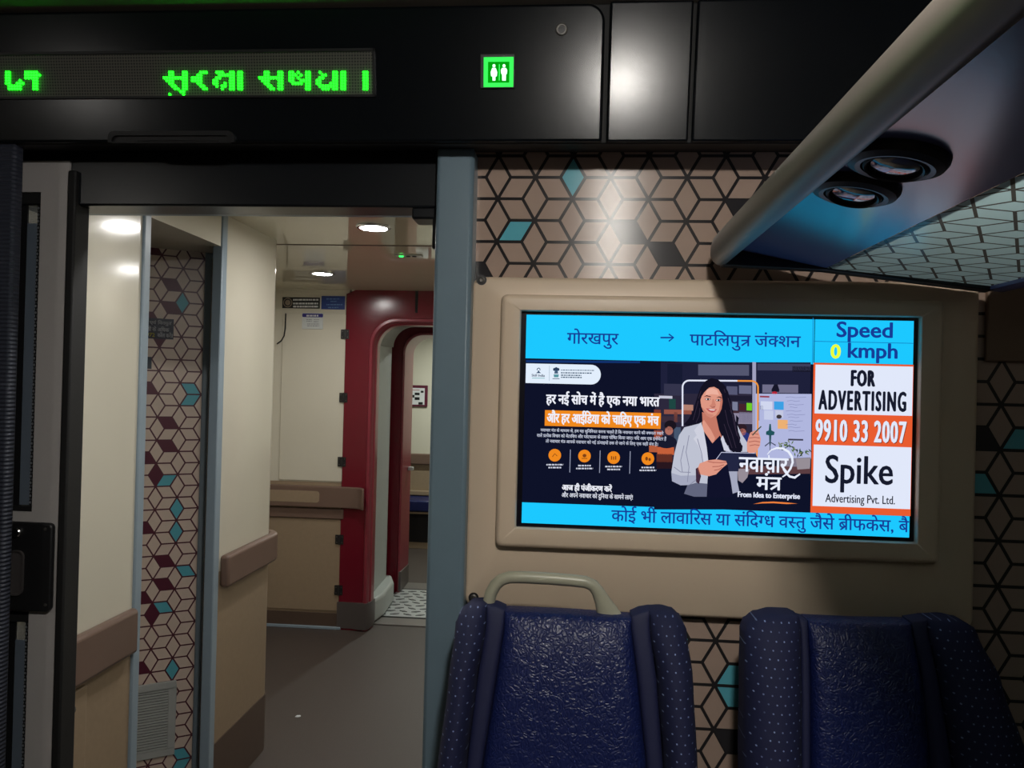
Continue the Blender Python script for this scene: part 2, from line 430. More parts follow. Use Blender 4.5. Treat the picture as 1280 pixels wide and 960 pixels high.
# left of the doorway: ribbed partition the leaf slides behind
px_ = onY(22, 500, 1.37).x
build('wall_front_left', B(-2.3, px_, 1.345, 1.37, 0, 2.0), M_ribs, kind=ST, bevel=0.006)
build('wall_front_left', B(-2.3, -1.33, 1.50, 1.56, 0, 2.2), M_coach, kind=ST)

# vestibule: left wall before the toilet door
mb = B(LX - 0.06, LX, 1.50, 2.136, 0.82, CEIL); build('wall_left', mb, M_cream, kind=ST)
mb = B(LX - 0.06, LX, 1.50, 2.136, 0.0, 0.82); build('wall_left', mb, M_lower, kind=ST)
build('trim_4', B(LX - 0.06, LX + 0.008, 2.136, 2.172, 0, CEIL), M_steel, kind=ST, bevel=0.004)
build('trim_5', B(LX - 0.03, LX + 0.006, 2.634, 2.676, 0, CEIL), M_steel, kind=ST, bevel=0.004)
build('trim_6', B(LX - 0.034, LX - 0.001, 2.668, 2.677, 0, 2.04), M_rubber, kind=ST)
# header over the toilet alcove and its soffit
mb = B(LX - 0.05, LX, 2.172, 2.634, 2.04, CEIL); mb.box(-2.06, LX - 0.05, 1.56, 2.96, 2.04, CEIL)
build('wall_left_header', mb, M_cream, kind=ST)
# wall past the alcove with its rounded corner: skirting, lower and upper bands
def corner_path(off, r=0.07, y_end=3.2, n=8):
    x, y = LX + off, y_end + off; rr = r + off
    return [(x, 2.676)] + [(x - rr + rr * math.cos(math.radians(90 * i / n)), y - rr + rr * math.sin(math.radians(90 * i / n))) for i in range(n + 1)] + [(-2.06, y)]
def band(z0, z1, off):
    p = corner_path(off) + [(-2.06, 3.08), (-1.40, 2.92), (-1.302, 2.684), (-1.30, 2.676)]
    return MB().extrude([(x, y, z0) for x, y in p], (0, 0, z1 - z0))
build('wall_left', band(0.86, CEIL, 0), M_cream, kind=ST, smooth=40)
build('wall_left', band(0.235, 0.86, 0), M_lower, kind=ST, smooth=40)
build('baseboard_left', band(0.0, 0.235, 0.004), M_kick, kind=ST, smooth=40)
# far lobby side and end wall
build('wall_left_lobby', B(-2.12, -2.06, 1.5, FARY, 0, CEIL), M_cream, kind=ST)
build('wall_right_vestibule', B(0.0, 0.06, 1.56, FARY, 0, CEIL), M_cream, kind=ST)
mb = B(-2.06, -1.43, FARY, FARY + 0.05, 0.93, CEIL); build('wall_end', mb, M_cream, kind=ST)
mb = B(-2.06, -1.43, FARY, FARY + 0.05, 0.10, 0.93); build('wall_end', mb, M_lower, kind=ST)
build('baseboard_end', B(-2.06, -1.43, FARY - 0.01, FARY + 0.05, 0.012, 0.10), M_kick, kind=ST)
build('trim_7', B(-2.06, -1.43, FARY - 0.02, FARY, 0, 0.018), M_steel, kind=ST, bevel=0.003)
# joint strips across the ceiling
build('trim_8', B(-2.06, 0.0, 3.22, 3.235, CEIL - 0.002, CEIL + 0.001), M_kick, kind=ST)
# neighbouring coach seen through the gangway
NY = 7.5
build('floor', B(-2.1, 0.3, 5.76, NY + 0.06, -0.05, 0.0), M_floor, kind=ST)
build('ceiling', B(-2.1, 0.3, 5.95, NY + 0.06, CEIL, CEIL + 0.05), M_ceil, kind=ST)
mb = B(-2.1, 0.3, NY, NY + 0.06, 0.82, CEIL); build('wall_far', mb, M_cream, kind=ST)
mb = B(-2.1, 0.3, NY, NY + 0.06, 0.0, 0.82); build('wall_far', mb, M_lower, kind=ST)
build('wall_far_left', B(-2.16, -2.1, 5.95, NY + 0.06, 0, CEIL), M_cream, kind=ST)
build('wall_far_right', B(0.3, 0.36, 5.95, NY + 0.06, 0, CEIL), M_cream, kind=ST)
#@@OBJECTS

# ================================================================== LAMPS
def downlight(name, c, r, strength, label, cat='ceiling light', group=None, col=(1, 0.98, 0.95, 1), dome=0.0):
    t = thing(name, c, label, cat, group); c = Vector(c)
    build('trim_ring', MB().lathe([(r * 1.28, 0.0), (r * 1.28, -0.004), (r * 1.2, -0.009), (r * 1.02, -0.009), (r * 1.0, -0.003)], c, n=40, cap=False), M_lock, t)
    lens = [(0.0005, -0.0075), (r * 0.6, -0.0072), (r * 0.98, -0.005), (r * 1.0, -0.002)]
    if dome: lens = [(max(0.0005, r * math.sin(math.radians(a_))), -0.003 - dome * math.cos(math.radians(a_))) for a_ in range(0, 91, 9)]
    build('lens', MB().lathe(lens, c, n=40, cap=False), glow(name + '_glow_%d' % strength, col, strength), t, smooth=80)
    return t
downlight('ceiling_downlight', onZ(467, 283, CEIL), 0.052, VESTIBULE, 'round downlight in the vestibule ceiling, nearer one, by the grey door post', group='vestibule downlights')
downlight('ceiling_downlight', onZ(403, 341, CEIL), 0.052, VESTIBULE, 'round downlight in the vestibule ceiling, farther one, above the blue signs', group='vestibule downlights')
downlight('ceiling_downlight', (-0.13, 3.95, CEIL), 0.052, VESTIBULE, 'round downlight in the vestibule ceiling, right of the gangway, mirrored in the cream wall', group='vestibule downlights')
downlight('ceiling_downlight', (-0.62, 1.72, CEIL), 0.052, VESTIBULE, 'round downlight in the vestibule ceiling just inside the doorway', group='vestibule downlights')  # unseen lamp added to light the toilet alcove, spaced like the others
downlight('aisle_lamp', AISLE_LAMP, 0.05, AISLE_RIGHT, 'round lamp in the coach ceiling above the seat with the grab handle', 'lamp', col=(1, 0.96, 0.90, 1), dome=0.04)
downlight('aisle_lamp', LEFT_LAMP, 0.05, AISLE_LEFT, 'round lamp in the coach ceiling over the left seats', 'lamp', col=(1, 0.96, 0.90, 1), dome=0.04)
downlight('ceiling_downlight', (-0.9, 6.7, CEIL), 0.052, NEXT_COACH, 'round downlight in the ceiling of the neighbouring coach', col=(0.93, 1, 0.92, 1))

# ================================================================== INFORMATION SCREEN AND ITS SURROUND
PY = 1.425
def fp(x, y, Y): p = onY(x, y, Y); return p.x, p.z
tl, tr, bl, br_ = fp(591, 341, PY), fp(1229, 372, PY), fp(577, 769, PY), fp(1217, 780, PY)
fx0, fx1 = (tl[0] + bl[0]) / 2, (tr[0] + br_[0]) / 2; fz1 = tl[1] - 0.006; fz0 = (bl[1] + br_[1]) / 2
sur = thing('screen_surround', ((fx0 + fx1) / 2, WY, fz0), 'beige moulded plastic surround framing the lit information screen', 'screen surround')
SY = 1.418                                      # glass of the screen
a_, b_ = fp(651, 388.5, SY), fp(1148.5, 398, SY); c_, d_ = fp(646, 655.5, SY), fp(1141.5, 680, SY)
ox0, ox1, oz1, oz0 = (a_[0] + c_[0]) / 2, (b_[0] + d_[0]) / 2, (a_[1] + b_[1]) / 2, (c_[1] + d_[1]) / 2
def ringloop(x0, x1, z0, z1, r, y): return [(x, y, z) for x, z in rrect(x0, x1, z0, z1, r, 6)]
mb = MB().loft([ringloop(fx0, fx1, fz0, fz1, 0.022, WY - 0.001), ringloop(fx0, fx1, fz0, fz1, 0.022, PY + 0.012), ringloop(fx0 + 0.003, fx1 - 0.003, fz0 + 0.003, fz1 - 0.003, 0.02, PY + 0.004),
                ringloop(fx0 + 0.009, fx1 - 0.009, fz0 + 0.009, fz1 - 0.009, 0.016, PY), ringloop(ox0 - 0.01, ox1 + 0.01, oz0 - 0.01, oz1 + 0.01, 0.004, PY),
                ringloop(ox0 - 0.01, ox1 + 0.01, oz0 - 0.01, oz1 + 0.01, 0.004, WY - 0.001)])
build('back_plate', mb, M_beige, sur, smooth=50)
BY = 1.405
i1, i2, i3, i4 = fp(627, 362, BY), fp(1184, 381, BY), fp(619, 683, BY), fp(1174, 707, BY)
bx0, bx1, bz1, bz0 = (i1[0] + i3[0]) / 2, (i2[0] + i4[0]) / 2, (i1[1] + i2[1]) / 2, (i3[1] + i4[1]) / 2
mb = MB().loft([ringloop(bx0 - 0.002, bx1 + 0.002, bz0 - 0.002, bz1 + 0.002, 0.012, PY + 0.001), ringloop(bx0, bx1, bz0, bz1, 0.011, BY + 0.008), ringloop(bx0 + 0.003, bx1 - 0.003, bz0 + 0.003, bz1 - 0.003, 0.010, BY + 0.002),
                ringloop(bx0 + 0.009, bx1 - 0.009, bz0 + 0.009, bz1 - 0.009, 0.006, BY), ringloop(ox0 - 0.002, ox1 + 0.002, oz0 - 0.002, oz1 + 0.002, 0.003, BY + 0.001),
                ringloop(ox0, ox1, oz0, oz1, 0.002, BY + 0.004), ringloop(ox0, ox1, oz0, oz1, 0.002, SY + 0.004)])
build('raised_bezel', mb, M_beige, sur, smooth=50)
for (x, y, wear) in ((602, 350, 1), (592, 747, 1)):
    p = onY(x, y, PY)
    s_ = build('screw', MB().lathe([(0.0062, 0.0), (0.0062, -0.002), (0.004, -0.003), (0.0035, -0.0012), (0.0005, -0.001)], p, (0, 1, 0), 20, cap=False), M_screw, sur, label='dark worn screw')
    build('wear_ring', MB().lathe([(0.0098, -0.0001), (0.0098, -0.0006), (0.006, -0.0006)], p, (0, 1, 0), 18, cap=False), M_rackend, s_)

E_cyan = px(28, 200, 255)
scr = thing('information_screen', ((ox0 + ox1) / 2, SY, oz0), 'lit passenger information screen showing route, speed and adverts', 'screen')
build('panel_housing', B(ox0 - 0.006, ox1 + 0.006, SY + 0.0002, SY + 0.03, oz0 - 0.006, oz1 + 0.006), mat('screen_black_edge', rgb(12, 12, 26), 0.25), scr, smooth=0)
def onS(x, y, layer): p = onY(x, y, SY); p.y = SY - 0.0001 - layer * 0.00012; return p
class Flat(MB):                                  # flat pieces of picture on the glass
    def __init__(s): MB.__init__(s); s.cols = []
    def c(s, col):
        if col not in s.cols: s.cols.append(col)
        return s.cols.index(col)
    def p(s, pts, col, layer):
        s.poly([onS(x, y, layer) for x, y in pts], s.c(col)); return s
    def r(s, x0, y0, x1, y1, col, layer, r=0.0):
        a, b = onS((x0), (y0 + y1) / 2, layer), onS(x1, (y0 + y1) / 2, layer); t, u = onS((x0 + x1) / 2, y0, layer), onS((x0 + x1) / 2, y1, layer)
        s.poly([(x, a.y, z) for x, z in (rrect(a.x, b.x, u.z, t.z, r) if r else [(a.x, u.z), (b.x, u.z), (b.x, t.z), (a.x, t.z)])], s.c(col)); return s
    def e(s, cx, cy, rx, ry, col, layer, n=24):
        return s.p([(cx + rx * math.cos(2 * math.pi * i / n), cy + ry * math.sin(2 * math.pi * i / n)) for i in range(n)], col, layer)
    def line(s, pts, w, col, layer):
        q = [Vector(p) for p in pts]; L, R = [], []
        for i, p in enumerate(q):
            t = (q[min(i + 1, len(q) - 1)] - q[max(i - 1, 0)]).normalized(); nrm = Vector((-t.y, t.x))
            ww = (w[i] if isinstance(w, (list, tuple)) else w) / 2
            L.append(p + nrm * ww); R.append(p - nrm * ww)
        for i in range(len(q) - 1): s.p([L[i], L[i + 1], R[i + 1], R[i]], col, layer)
        return s
    def t(s, txt, x0, y0, x1, y1, col, layer, off=0.0, track=0.0):
        ym = (y0 + y1) / 2; xm = (x0 + x1) / 2
        a, b = onS(x0, ym, layer), onS(x1, ym, layer); t, u = onS(xm, y0, layer), onS(xm, y1, layer)
        fit_text(s, txt, Vector((a.x, a.y, t.z)), Vector((b.x, a.y, u.z)), off * 0.0015, s.c(col), track); return s
    def done(s, name, parent, label=None):
        return build(name, s, [px(*c) for c in s.cols], parent, label, kind='flat', smooth=0)
CY, NAVY, BLUE = (28, 200, 255), (14, 18, 40), (22, 60, 150)
WHITE, ORANGE, RED = (225, 232, 250), (240, 138, 30), (232, 92, 48)
# measured in-plane rectangle of the lit picture
q0, q1, q2, q3 = onS(657.8, 394.2, 0), onS(1142.3, 400.3, 0), onS(1136.7, 672.3, 0), onS(652.4, 653.2, 0)
lx0, lx1, lz1, lz0 = (q0.x + q3.x) / 2, (q1.x + q2.x) / 2, (q0.z + q1.z) / 2, (q2.z + q3.z) / 2
def zat(x, y): return onS(x, y, 0).z
f = Flat(); zt = (zat(657, 448) + zat(1010, 455)) / 2; zb = (zat(654, 628) + zat(1010, 640)) / 2; xs_ = onS(1015.5, 520, 0).x
def rect(fl, x0, x1, z0, z1, col, layer): fl.poly([(x, SY - 0.0001 - layer * 0.00012, z) for x, z in ((x0, z0), (x1, z0), (x1, z1), (x0, z1))], fl.c(col))
rect(f, lx0, xs_, zt, lz1, CY, 1)
f.line([(1016.3, 397), (1015.6, 455)], 0.8, (20, 120, 190), 1.5)
bnr = f.done('route_banner', scr)
f = Flat(); f.t('गोरखपुर', 708.7, 411.0, 773.4, 435.8, BLUE, 2, 0.25); f.done('station_name', bnr); f = Flat(); f.t('पाटलिपुत्र जंक्शन', 862, 413.5, 1001, 438.6, BLUE, 2, 0.25); f.done('station_name', bnr); f = Flat()
f.line([(825.5, 422), (841, 422)], 1.9, BLUE, 2); f.line([(836, 417.6), (842, 422), (836, 426.6)], 1.8, BLUE, 2)
f.done('route_arrow', bnr)
f = Flat(); z2 = zat(1080, 454.5); rect(f, xs_ + 0.0012, lx1, z2, lz1, CY, 1); f.line([(1017, 426.6), (1142, 429.2)], 0.8, (20, 120, 190), 1.5)
spd = f.done('speed_tile', scr)
f = Flat(); f.t('Speed', 1045.5, 402.2, 1116, 428.2, BLUE, 2, 0.7); f.t('kmph', 1059.5, 428.8, 1122, 454, BLUE, 2, 0.7); f.t('0', 1038, 430.2, 1051, 448.4, (232, 255, 60), 2, 0.9)
f.done('speed_lettering', spd)
f = Flat(); z3 = zat(1080, 643); xr = onS(1140, 550, 0).x
rect(f, xs_, xr, z3, z2 - 0.0004, RED, 1)
rect(f, xs_ + 0.0035, xr - 0.0008, zat(1080, 518.3), zat(1080, 457.0), WHITE, 1.5); rect(f, xs_ + 0.0035, xr - 0.0008, zat(1080, 634.5), zat(1080, 557.5), WHITE, 1.5)
adt = f.done('hire_advert_tile', scr)
f = Flat(); K = (22, 26, 44)
f.t('FOR', 1063.3, 462.4, 1094.3, 483.4, K, 2, 1.2, 0.1); f.t('ADVERTISING', 1022.8, 488.3, 1133, 513.8, K, 2, 0.95, 0.13)
f.t('9910 33 2007', 1020, 526.0, 1134, 553.6, (120, 40, 20), 2, 0.8, 0.06); f.t('9910 33 2007', 1019.2, 525.2, 1133.2, 552.8, WHITE, 2.5, 0.8, 0.06)
f.t('Spike', 1031.3, 569.3, 1116.3, 616.4, K, 2, 0.7); f.t('Advertising Pvt. Ltd.', 1031.5, 618.6, 1118.6, 632.4, K, 2, 0.15)
f.done('hire_advert_lettering', adt)
f = Flat(); rect(f, lx0, lx1 - 0.0005, lz0, zb - 0.0004, CY, 1); tck = f.done('ticker_banner', scr)
f = Flat(); f.t('कोई भी लावारिस या संदिग्ध वस्तु जैसे ब्रीफकेस, बै', 764, 638.6, 1136.4, 664.2, BLUE, 2, 0.25); f.done('ticker_lettering', tck)
# ---- the big advert
f = Flat(); rect(f, lx0, xs_ - 0.0006, zb, zt, NAVY, 1)
def V_(*pts): return [(x / 4.8 + 830, y / 4.8 + 440) for x, y in pts]       # notes taken on enlargements of the photo
def Wc(*pts): return [(x / 8 + 840, y / 8 + 460) for x, y in pts]
def Bc(*pts): return [(x / 7.111 + 840, y / 7.111 + 540) for x, y in pts]
def stepx(x0, x1, y0, y1, cols, layer=1.1):
    n = len(cols)
    for i, c in enumerate(cols): f.p([(x0 + (x1 - x0) * i / n, y0), (x0 + (x1 - x0) * (i + 1) / n, y0), (x0 + (x1 - x0) * (i + 1) / n, y1), (x0 + (x1 - x0) * i / n, y1)], c, layer)
f.p([(657.5, 450), (800, 451.5), (800, 454), (657.5, 453)], (18, 50, 110), 1.1)
# blurred office behind
f.p(V_((-20, 60), (880, 62), (876, 250), (-20, 250)), (30, 32, 58), 1.1)
f.p(V_((-60, 250), (560, 250), (560, 640), (-30, 640)), (44, 40, 60), 1.1)
for (x0, y0, x1, y1, c) in ((205, 75, 510, 140, (84, 86, 112)), (560, 70, 880, 110, (62, 64, 92)), (590, 195, 805, 245, (112, 110, 138)), (770, 85, 880, 118, (24, 24, 42)), (530, 60, 552, 520, (160, 160, 190)),
                        (20, 70, 110, 190, (22, 26, 50)), (0, 190, 105, 260, (52, 52, 76)), (375, 205, 440, 255, (86, 88, 116)), (450, 200, 525, 250, (104, 106, 134)), (372, 262, 530, 292, (30, 28, 46)),
                        (410, 298, 442, 350, (120, 124, 150)), (450, 310, 490, 350, (70, 36, 44)), (495, 305, 528, 350, (110, 205, 40)), (372, 352, 530, 366, (64, 42, 52)), (375, 366, 530, 430, (140, 132, 156)), (450, 360, 530, 425, (120, 116, 142)),
                        (0, 345, 165, 372, (148, 84, 70)), (110, 315, 175, 350, (178, 128, 112)), (30, 280, 70, 340, (30, 70, 66)), (-20, 385, 105, 420, (60, 46, 60)), (60, 360, 80, 420, (110, 62, 56)), (-30, 262, 50, 278, (196, 196, 214)),
                        (-40, 570, 60, 615, (196, 96, 58)), (-45, 610, 50, 660, (96, 46, 36)), (-45, 655, 50, 700, (40, 22, 30)), (60, 450, 100, 540, (70, 86, 110)), (-60, 470, -10, 520, (150, 70, 50)), (-90, 560, -40, 600, (180, 92, 60)), (-60, 345, -20, 420, (120, 56, 50))):
    f.p(V_((x0, y0), (x1, y0 + 2), (x1, y1 + 2), (x0, y1)), c, 1.3)
f.p(V_((645, 225), (660, 195), (682, 195), (692, 228), (690, 240), (645, 238)), (22, 22, 40), 1.5); f.e(663 / 4.8 + 830, 246 / 4.8 + 440, 3.4, 2, (180, 40, 60), 1.6)
for (cx, cy, rx, ry, c) in ((38, 440, 36, 30, (26, 20, 30)), (30, 472, 24, 26, (176, 110, 96)), (15, 540, 62, 38, (24, 26, 46)), (465, 455, 32, 24, (44, 28, 38)), (470, 480, 22, 22, (164, 100, 92)), (490, 520, 30, 38, (40, 52, 120))):
    f.e(cx / 4.8 + 830, cy / 4.8 + 440, rx / 4.8, ry / 4.8, c, 1.5)
# white board with notes
f.p(V_((548, 250), (885, 252), (882, 640), (550, 640)), (176, 182, 222), 1.6)
for (x0, y0, x1, y1, c) in ((580, 295, 650, 345, (208, 214, 238)), (600, 350, 655, 405, (198, 204, 232)), (660, 296, 718, 345, (60, 160, 228)), (682, 406, 742, 460, (236, 176, 116)), (668, 350, 715, 392, (196, 200, 226)), (575, 262, 632, 272, (150, 60, 80)), (745, 520, 835, 530, (60, 60, 80)), (560, 300, 572, 410, (120, 120, 160)), (578, 320, 596, 345, (70, 80, 120))):
    f.p(V_((x0, y0), (x1, y0 + 2), (x1, y1 + 2), (x0, y1)), c, 1.7)
for k in range(11):
    yy = 272 + k * 20 + (k % 3) * 2; xe = 852 - (k * 37 % 60)
    f.line(V_((730 + (k % 4) * 8, yy), (760 + k % 3 * 4, yy - 3), (790, yy + 2), (xe, yy - 1)), 0.5, (128, 132, 176), 1.8)
f.e(690 / 4.8 + 830, 388 / 4.8 + 440, 3.4, 2.6, (60, 54, 60), 1.8)
f.p(V_((612, 478), (628, 470), (632, 432), (641, 432), (644, 470), (664, 480), (660, 498), (644, 500), (640, 560), (632, 560), (630, 500), (612, 496)), (34, 84, 92), 1.8)
f.line(V_((605, 565), (636, 540), (670, 560)), 1.4, (70, 74, 96), 1.8); f.line(V_((636, 500), (636, 600)), 0.9, (70, 74, 96), 1.8)
random.seed(3)
for k in range(46):
    a = random.uniform(0, 6.28); cx, cy = (735, 565) if k % 2 else (822, 600); d = random.uniform(5, 48)
    x, y = cx + d * math.cos(a) * 1.2, cy + d * math.sin(a) * 0.6; b = random.uniform(0, 3.1)
    f.p(V_((x - 14 * math.cos(b), y - 14 * math.sin(b)), (x + 4 * math.sin(b), y - 4 * math.cos(b)), (x + 14 * math.cos(b), y + 14 * math.sin(b)), (x - 4 * math.sin(b), y + 4 * math.cos(b))), random.choice(((52, 88, 52), (88, 116, 60), (28, 52, 44), (120, 130, 90))), 1.9 + k * 0.004)
f.p(V_((700, 640), (880, 632), (876, 720), (690, 730)), (128, 122, 138), 1.85)
f.p(V_((440, 680), (880, 690), (876, 745), (440, 745)), (92, 62, 66), 1.86)
f.p(V_((790, 640), (876, 636), (874, 700), (800, 705)), (150, 142, 150), 1.9)
f.p(V_((-60, 700), (50, 700), (110, 790), (440, 735), (876, 730), (870, 945), (-60, 945)), NAVY, 2.0)
pic = f.done('picture_background', scr)
# rounded frame, white to orange
f = Flat(); arc = lambda cx, cy, r, a0, a1, n=6: [(cx + r * math.cos(math.radians(a0 + (a1 - a0) * i / n)), cy + r * math.sin(math.radians(a0 + (a1 - a0) * i / n))) for i in range(n + 1)]
f.line(V_(*([(111, 445)] + arc(151, 211, 40, 180, 270) + [(450, 173)])), 2.0, (228, 232, 250), 2.2)
f.line(V_(*([(440, 173)] + arc(525, 213, 39, 270, 360) + [(562, 470), (556, 640)])), 2.0, (238, 150, 60), 2.25)
f.done('rounded_frame', pic)
# smiling woman with a tablet, as printed on the advert
f = Flat(); SK, SK2, SK3 = (222, 152, 132), (196, 120, 102), (168, 92, 82)
HAIR, BLZ, BLZ2, BLZ3, TOP = (20, 18, 34), (190, 194, 210), (164, 168, 190), (136, 138, 162), (16, 18, 42)
f.p(Wc((395, 100), (335, 130), (285, 195), (255, 280), (228, 370), (205, 440), (165, 510), (115, 565), (180, 585), (285, 560), (320, 620), (470, 660), (510, 720), (540, 800), (590, 850), (690, 850), (708, 760), (672, 660), (640, 560), (622, 470), (600, 420), (588, 330), (560, 235), (520, 165), (462, 118)), HAIR, 2.3)
f.p(Wc((640, 470), (668, 500), (640, 520), (690, 640), (735, 790), (690, 850), (640, 700)), HAIR, 2.28)
f.p(Wc((300, 440), (440, 480), (470, 620), (500, 690), (440, 780), (360, 760), (310, 660)), SK2, 2.5)
f.p(Wc((320, 520), (390, 620), (430, 700), (415, 750), (345, 720), (312, 640), (300, 540)), SK, 2.55)
f.p(Wc((330, 235), (372, 196), (420, 188), (465, 212), (496, 265), (506, 330), (500, 400), (470, 460), (432, 496), (385, 500), (345, 476), (310, 430), (290, 380), (284, 320), (300, 270)), SK, 2.6)
f.p(Wc((496, 265), (506, 330), (500, 400), (470, 460), (432, 496), (385, 500), (440, 470), (470, 420), (482, 350), (480, 280)), SK2, 2.65)
f.p(Wc((345, 476), (310, 430), (292, 385), (320, 410), (360, 455), (420, 470), (385, 500)), (206, 134, 116), 2.64)
f.p(Wc((345, 215), (400, 200), (450, 220), (470, 270), (400, 262), (335, 270)), (236, 176, 158), 2.62)
for pts in (((315, 290), (345, 272), (388, 284), (388, 292), (345, 283)), ((440, 296), (470, 284), (498, 296), (496, 304), (470, 294))): f.p(Wc(*pts), (60, 34, 40), 2.75)
for cx, cy in ((357, 312), (462, 322)):
    f.e(cx / 8 + 840, cy / 8 + 460, 3.4, 1.5, (120, 68, 64), 2.7); f.e(cx / 8 + 840, cy / 8 + 460, 2.7, 1.0, (226, 214, 216), 2.75); f.e((cx + 3) / 8 + 840, cy / 8 + 460, 1.25, 1.1, (30, 20, 30), 2.8)
f.p(Wc((405, 310), (418, 312), (440, 372), (425, 392), (385, 388), (372, 376), (395, 362)), (204, 130, 112), 2.7)
f.p(Wc((378, 384), (400, 390), (436, 384), (425, 396), (400, 398)), (150, 78, 74), 2.75)
f.p(Wc((338, 404), (372, 404), (405, 410), (450, 412), (430, 436), (400, 446), (368, 434)), (186, 84, 88), 2.75)
f.p(Wc((360, 410), (405, 414), (436, 416), (418, 425), (388, 424)), (240, 230, 230), 2.8)
f.p(Wc((268, 360), (284, 352), (290, 400), (276, 402)), SK2, 2.6)
f.p(Wc((462, 205), (505, 190), (560, 320), (575, 450), (560, 600), (510, 640), (470, 560), (455, 500), (500, 420), (510, 330), (498, 262)), HAIR, 2.85)
f.p(Wc((335, 130), (420, 110), (470, 150), (470, 215), (420, 186), (370, 196), (325, 240), (298, 280), (280, 330), (270, 420), (295, 470), (290, 540), (240, 560), (230, 420), (270, 260)), HAIR, 2.86)
for pts in (((560, 250), (590, 370), (600, 470)), ((520, 210), (560, 330), (575, 480), (600, 600)), ((290, 230), (255, 330), (235, 440)), ((600, 500), (640, 620), (660, 760)), ((560, 520), (590, 650), (610, 780))):
    f.line(Wc(*pts), 0.7, (54, 44, 62), 2.9)
# jacket and top
f.p(V_((235, 470), (290, 548), (336, 500), (372, 585), (470, 640), (450, 720), (402, 720), (410, 870), (252, 872), (256, 700), (240, 540)), TOP, 2.7)
f.p(V_((222, 418), (200, 432), (122, 452), (90, 500), (62, 610), (44, 720), (48, 775), (100, 800), (150, 798), (140, 850), (180, 868), (256, 866), (264, 700), (252, 570), (236, 470)), BLZ, 2.95)
f.p(V_((222, 420), (238, 470), (256, 570), (266, 660), (262, 760), (232, 640), (205, 560), (176, 520), (196, 500), (180, 470)), (206, 208, 222), 3.0)
for pts in (((150, 500), (132, 600), (150, 690), (140, 780)), ((120, 560), (100, 650), (110, 720)), ((60, 690), (100, 720), (160, 722)), ((200, 520), (226, 610), (238, 700)), ((150, 800), (200, 760), (200, 735))): f.line(V_(*pts), 0.9, BLZ3, 3.05)
f.p(V_((44, 725), (100, 742), (190, 740), (192, 780), (150, 798), (100, 800), (48, 775)), BLZ2, 3.04)
f.p(V_((140, 800), (192, 784), (260, 790), (256, 868), (180, 868), (120, 850)), (98, 102, 126), 3.06)
f.p(V_((352, 500), (368, 540), (400, 600), (360, 590), (340, 520)), (206, 208, 224), 3.0)
f.p(V_((405, 560), (430, 600), (370, 600), (362, 560)), (150, 152, 176), 2.98)
f.p(V_((440, 440), (470, 500), (500, 545), (500, 600), (462, 600), (452, 520)), BLZ, 2.94)
f.p(V_((385, 700), (440, 712), (440, 780), (452, 836), (412, 850), (400, 770)), BLZ2, 3.0)
f.p(V_((440, 700), (512, 702), (500, 752), (470, 786), (445, 770)), (150, 140, 150), 2.99)
# tablet, hands, pen
f.p(V_((308, 652), (344, 600), (548, 606), (562, 636), (450, 660), (446, 716), (388, 716), (378, 660), (350, 650)), (34, 38, 66), 3.2)
f.line(V_((310, 648), (344, 602), (546, 607)), 0.9, (196, 200, 226), 3.25)
f.p(V_((200, 702), (214, 668), (262, 650), (312, 644), (372, 654), (379, 672), (352, 694), (312, 734), (270, 745), (214, 734)), SK, 3.3)
for pts in (((290, 662), (340, 664), (374, 660)), ((290, 688), (330, 686), (360, 676)), ((300, 710), (330, 704), (348, 692)), ((262, 656), (300, 664))): f.line(V_(*pts), 0.9, SK3, 3.35)
f.p(V_((190, 700), (204, 692), (222, 745), (210, 792), (192, 780)), (60, 40, 60), 3.32)
f.line(V_((200, 694), (214, 735)), 1.4, (110, 60, 60), 3.36)
f.p(V_((517, 484), (545, 470), (566, 474), (580, 520), (576, 562), (548, 604), (512, 606), (498, 596), (497, 548), (508, 510)), SK, 3.3)
for pts in (((510, 516), (545, 512), (574, 516)), ((508, 540), (545, 534), (576, 540)), ((514, 562), (545, 556), (572, 560)), ((522, 492), (545, 490), (566, 494))): f.line(V_(*pts), 0.9, SK3, 3.35)
f.line(V_((530, 500), (552, 476), (583, 446)), 1.5, (70, 80, 70), 3.4)
f.p(Wc((490, 440), (520, 250), (560, 240), (584, 320), (590, 380), (612, 430), (606, 470), (632, 520), (646, 560), (640, 600), (668, 650), (684, 700), (676, 740), (706, 780), (700, 832), (650, 836), (610, 840), (575, 815), (560, 770), (530, 740), (524, 690), (496, 650), (494, 600), (470, 560), (472, 500)), HAIR, 3.1)
f.p(Wc((290, 360), (296, 470), (290, 545), (262, 560), (236, 552), (200, 575), (178, 560), (140, 566), (170, 520), (204, 450), (228, 380), (262, 300)), HAIR, 3.1)
for pts in (((560, 300), (600, 450), (620, 560), (650, 680)), ((530, 420), (560, 560), (600, 660), (640, 800)), ((580, 420), (620, 500), (640, 620), (690, 760)), ((520, 560), (560, 680), (600, 800)), ((262, 330), (236, 430), (210, 520)), ((280, 400), (270, 480), (240, 545))): f.line(Wc(*pts), 0.6, (58, 48, 68), 3.15)
f.done('pictured_woman', pic, 'smiling dark haired woman in pale blazer holding a tablet')
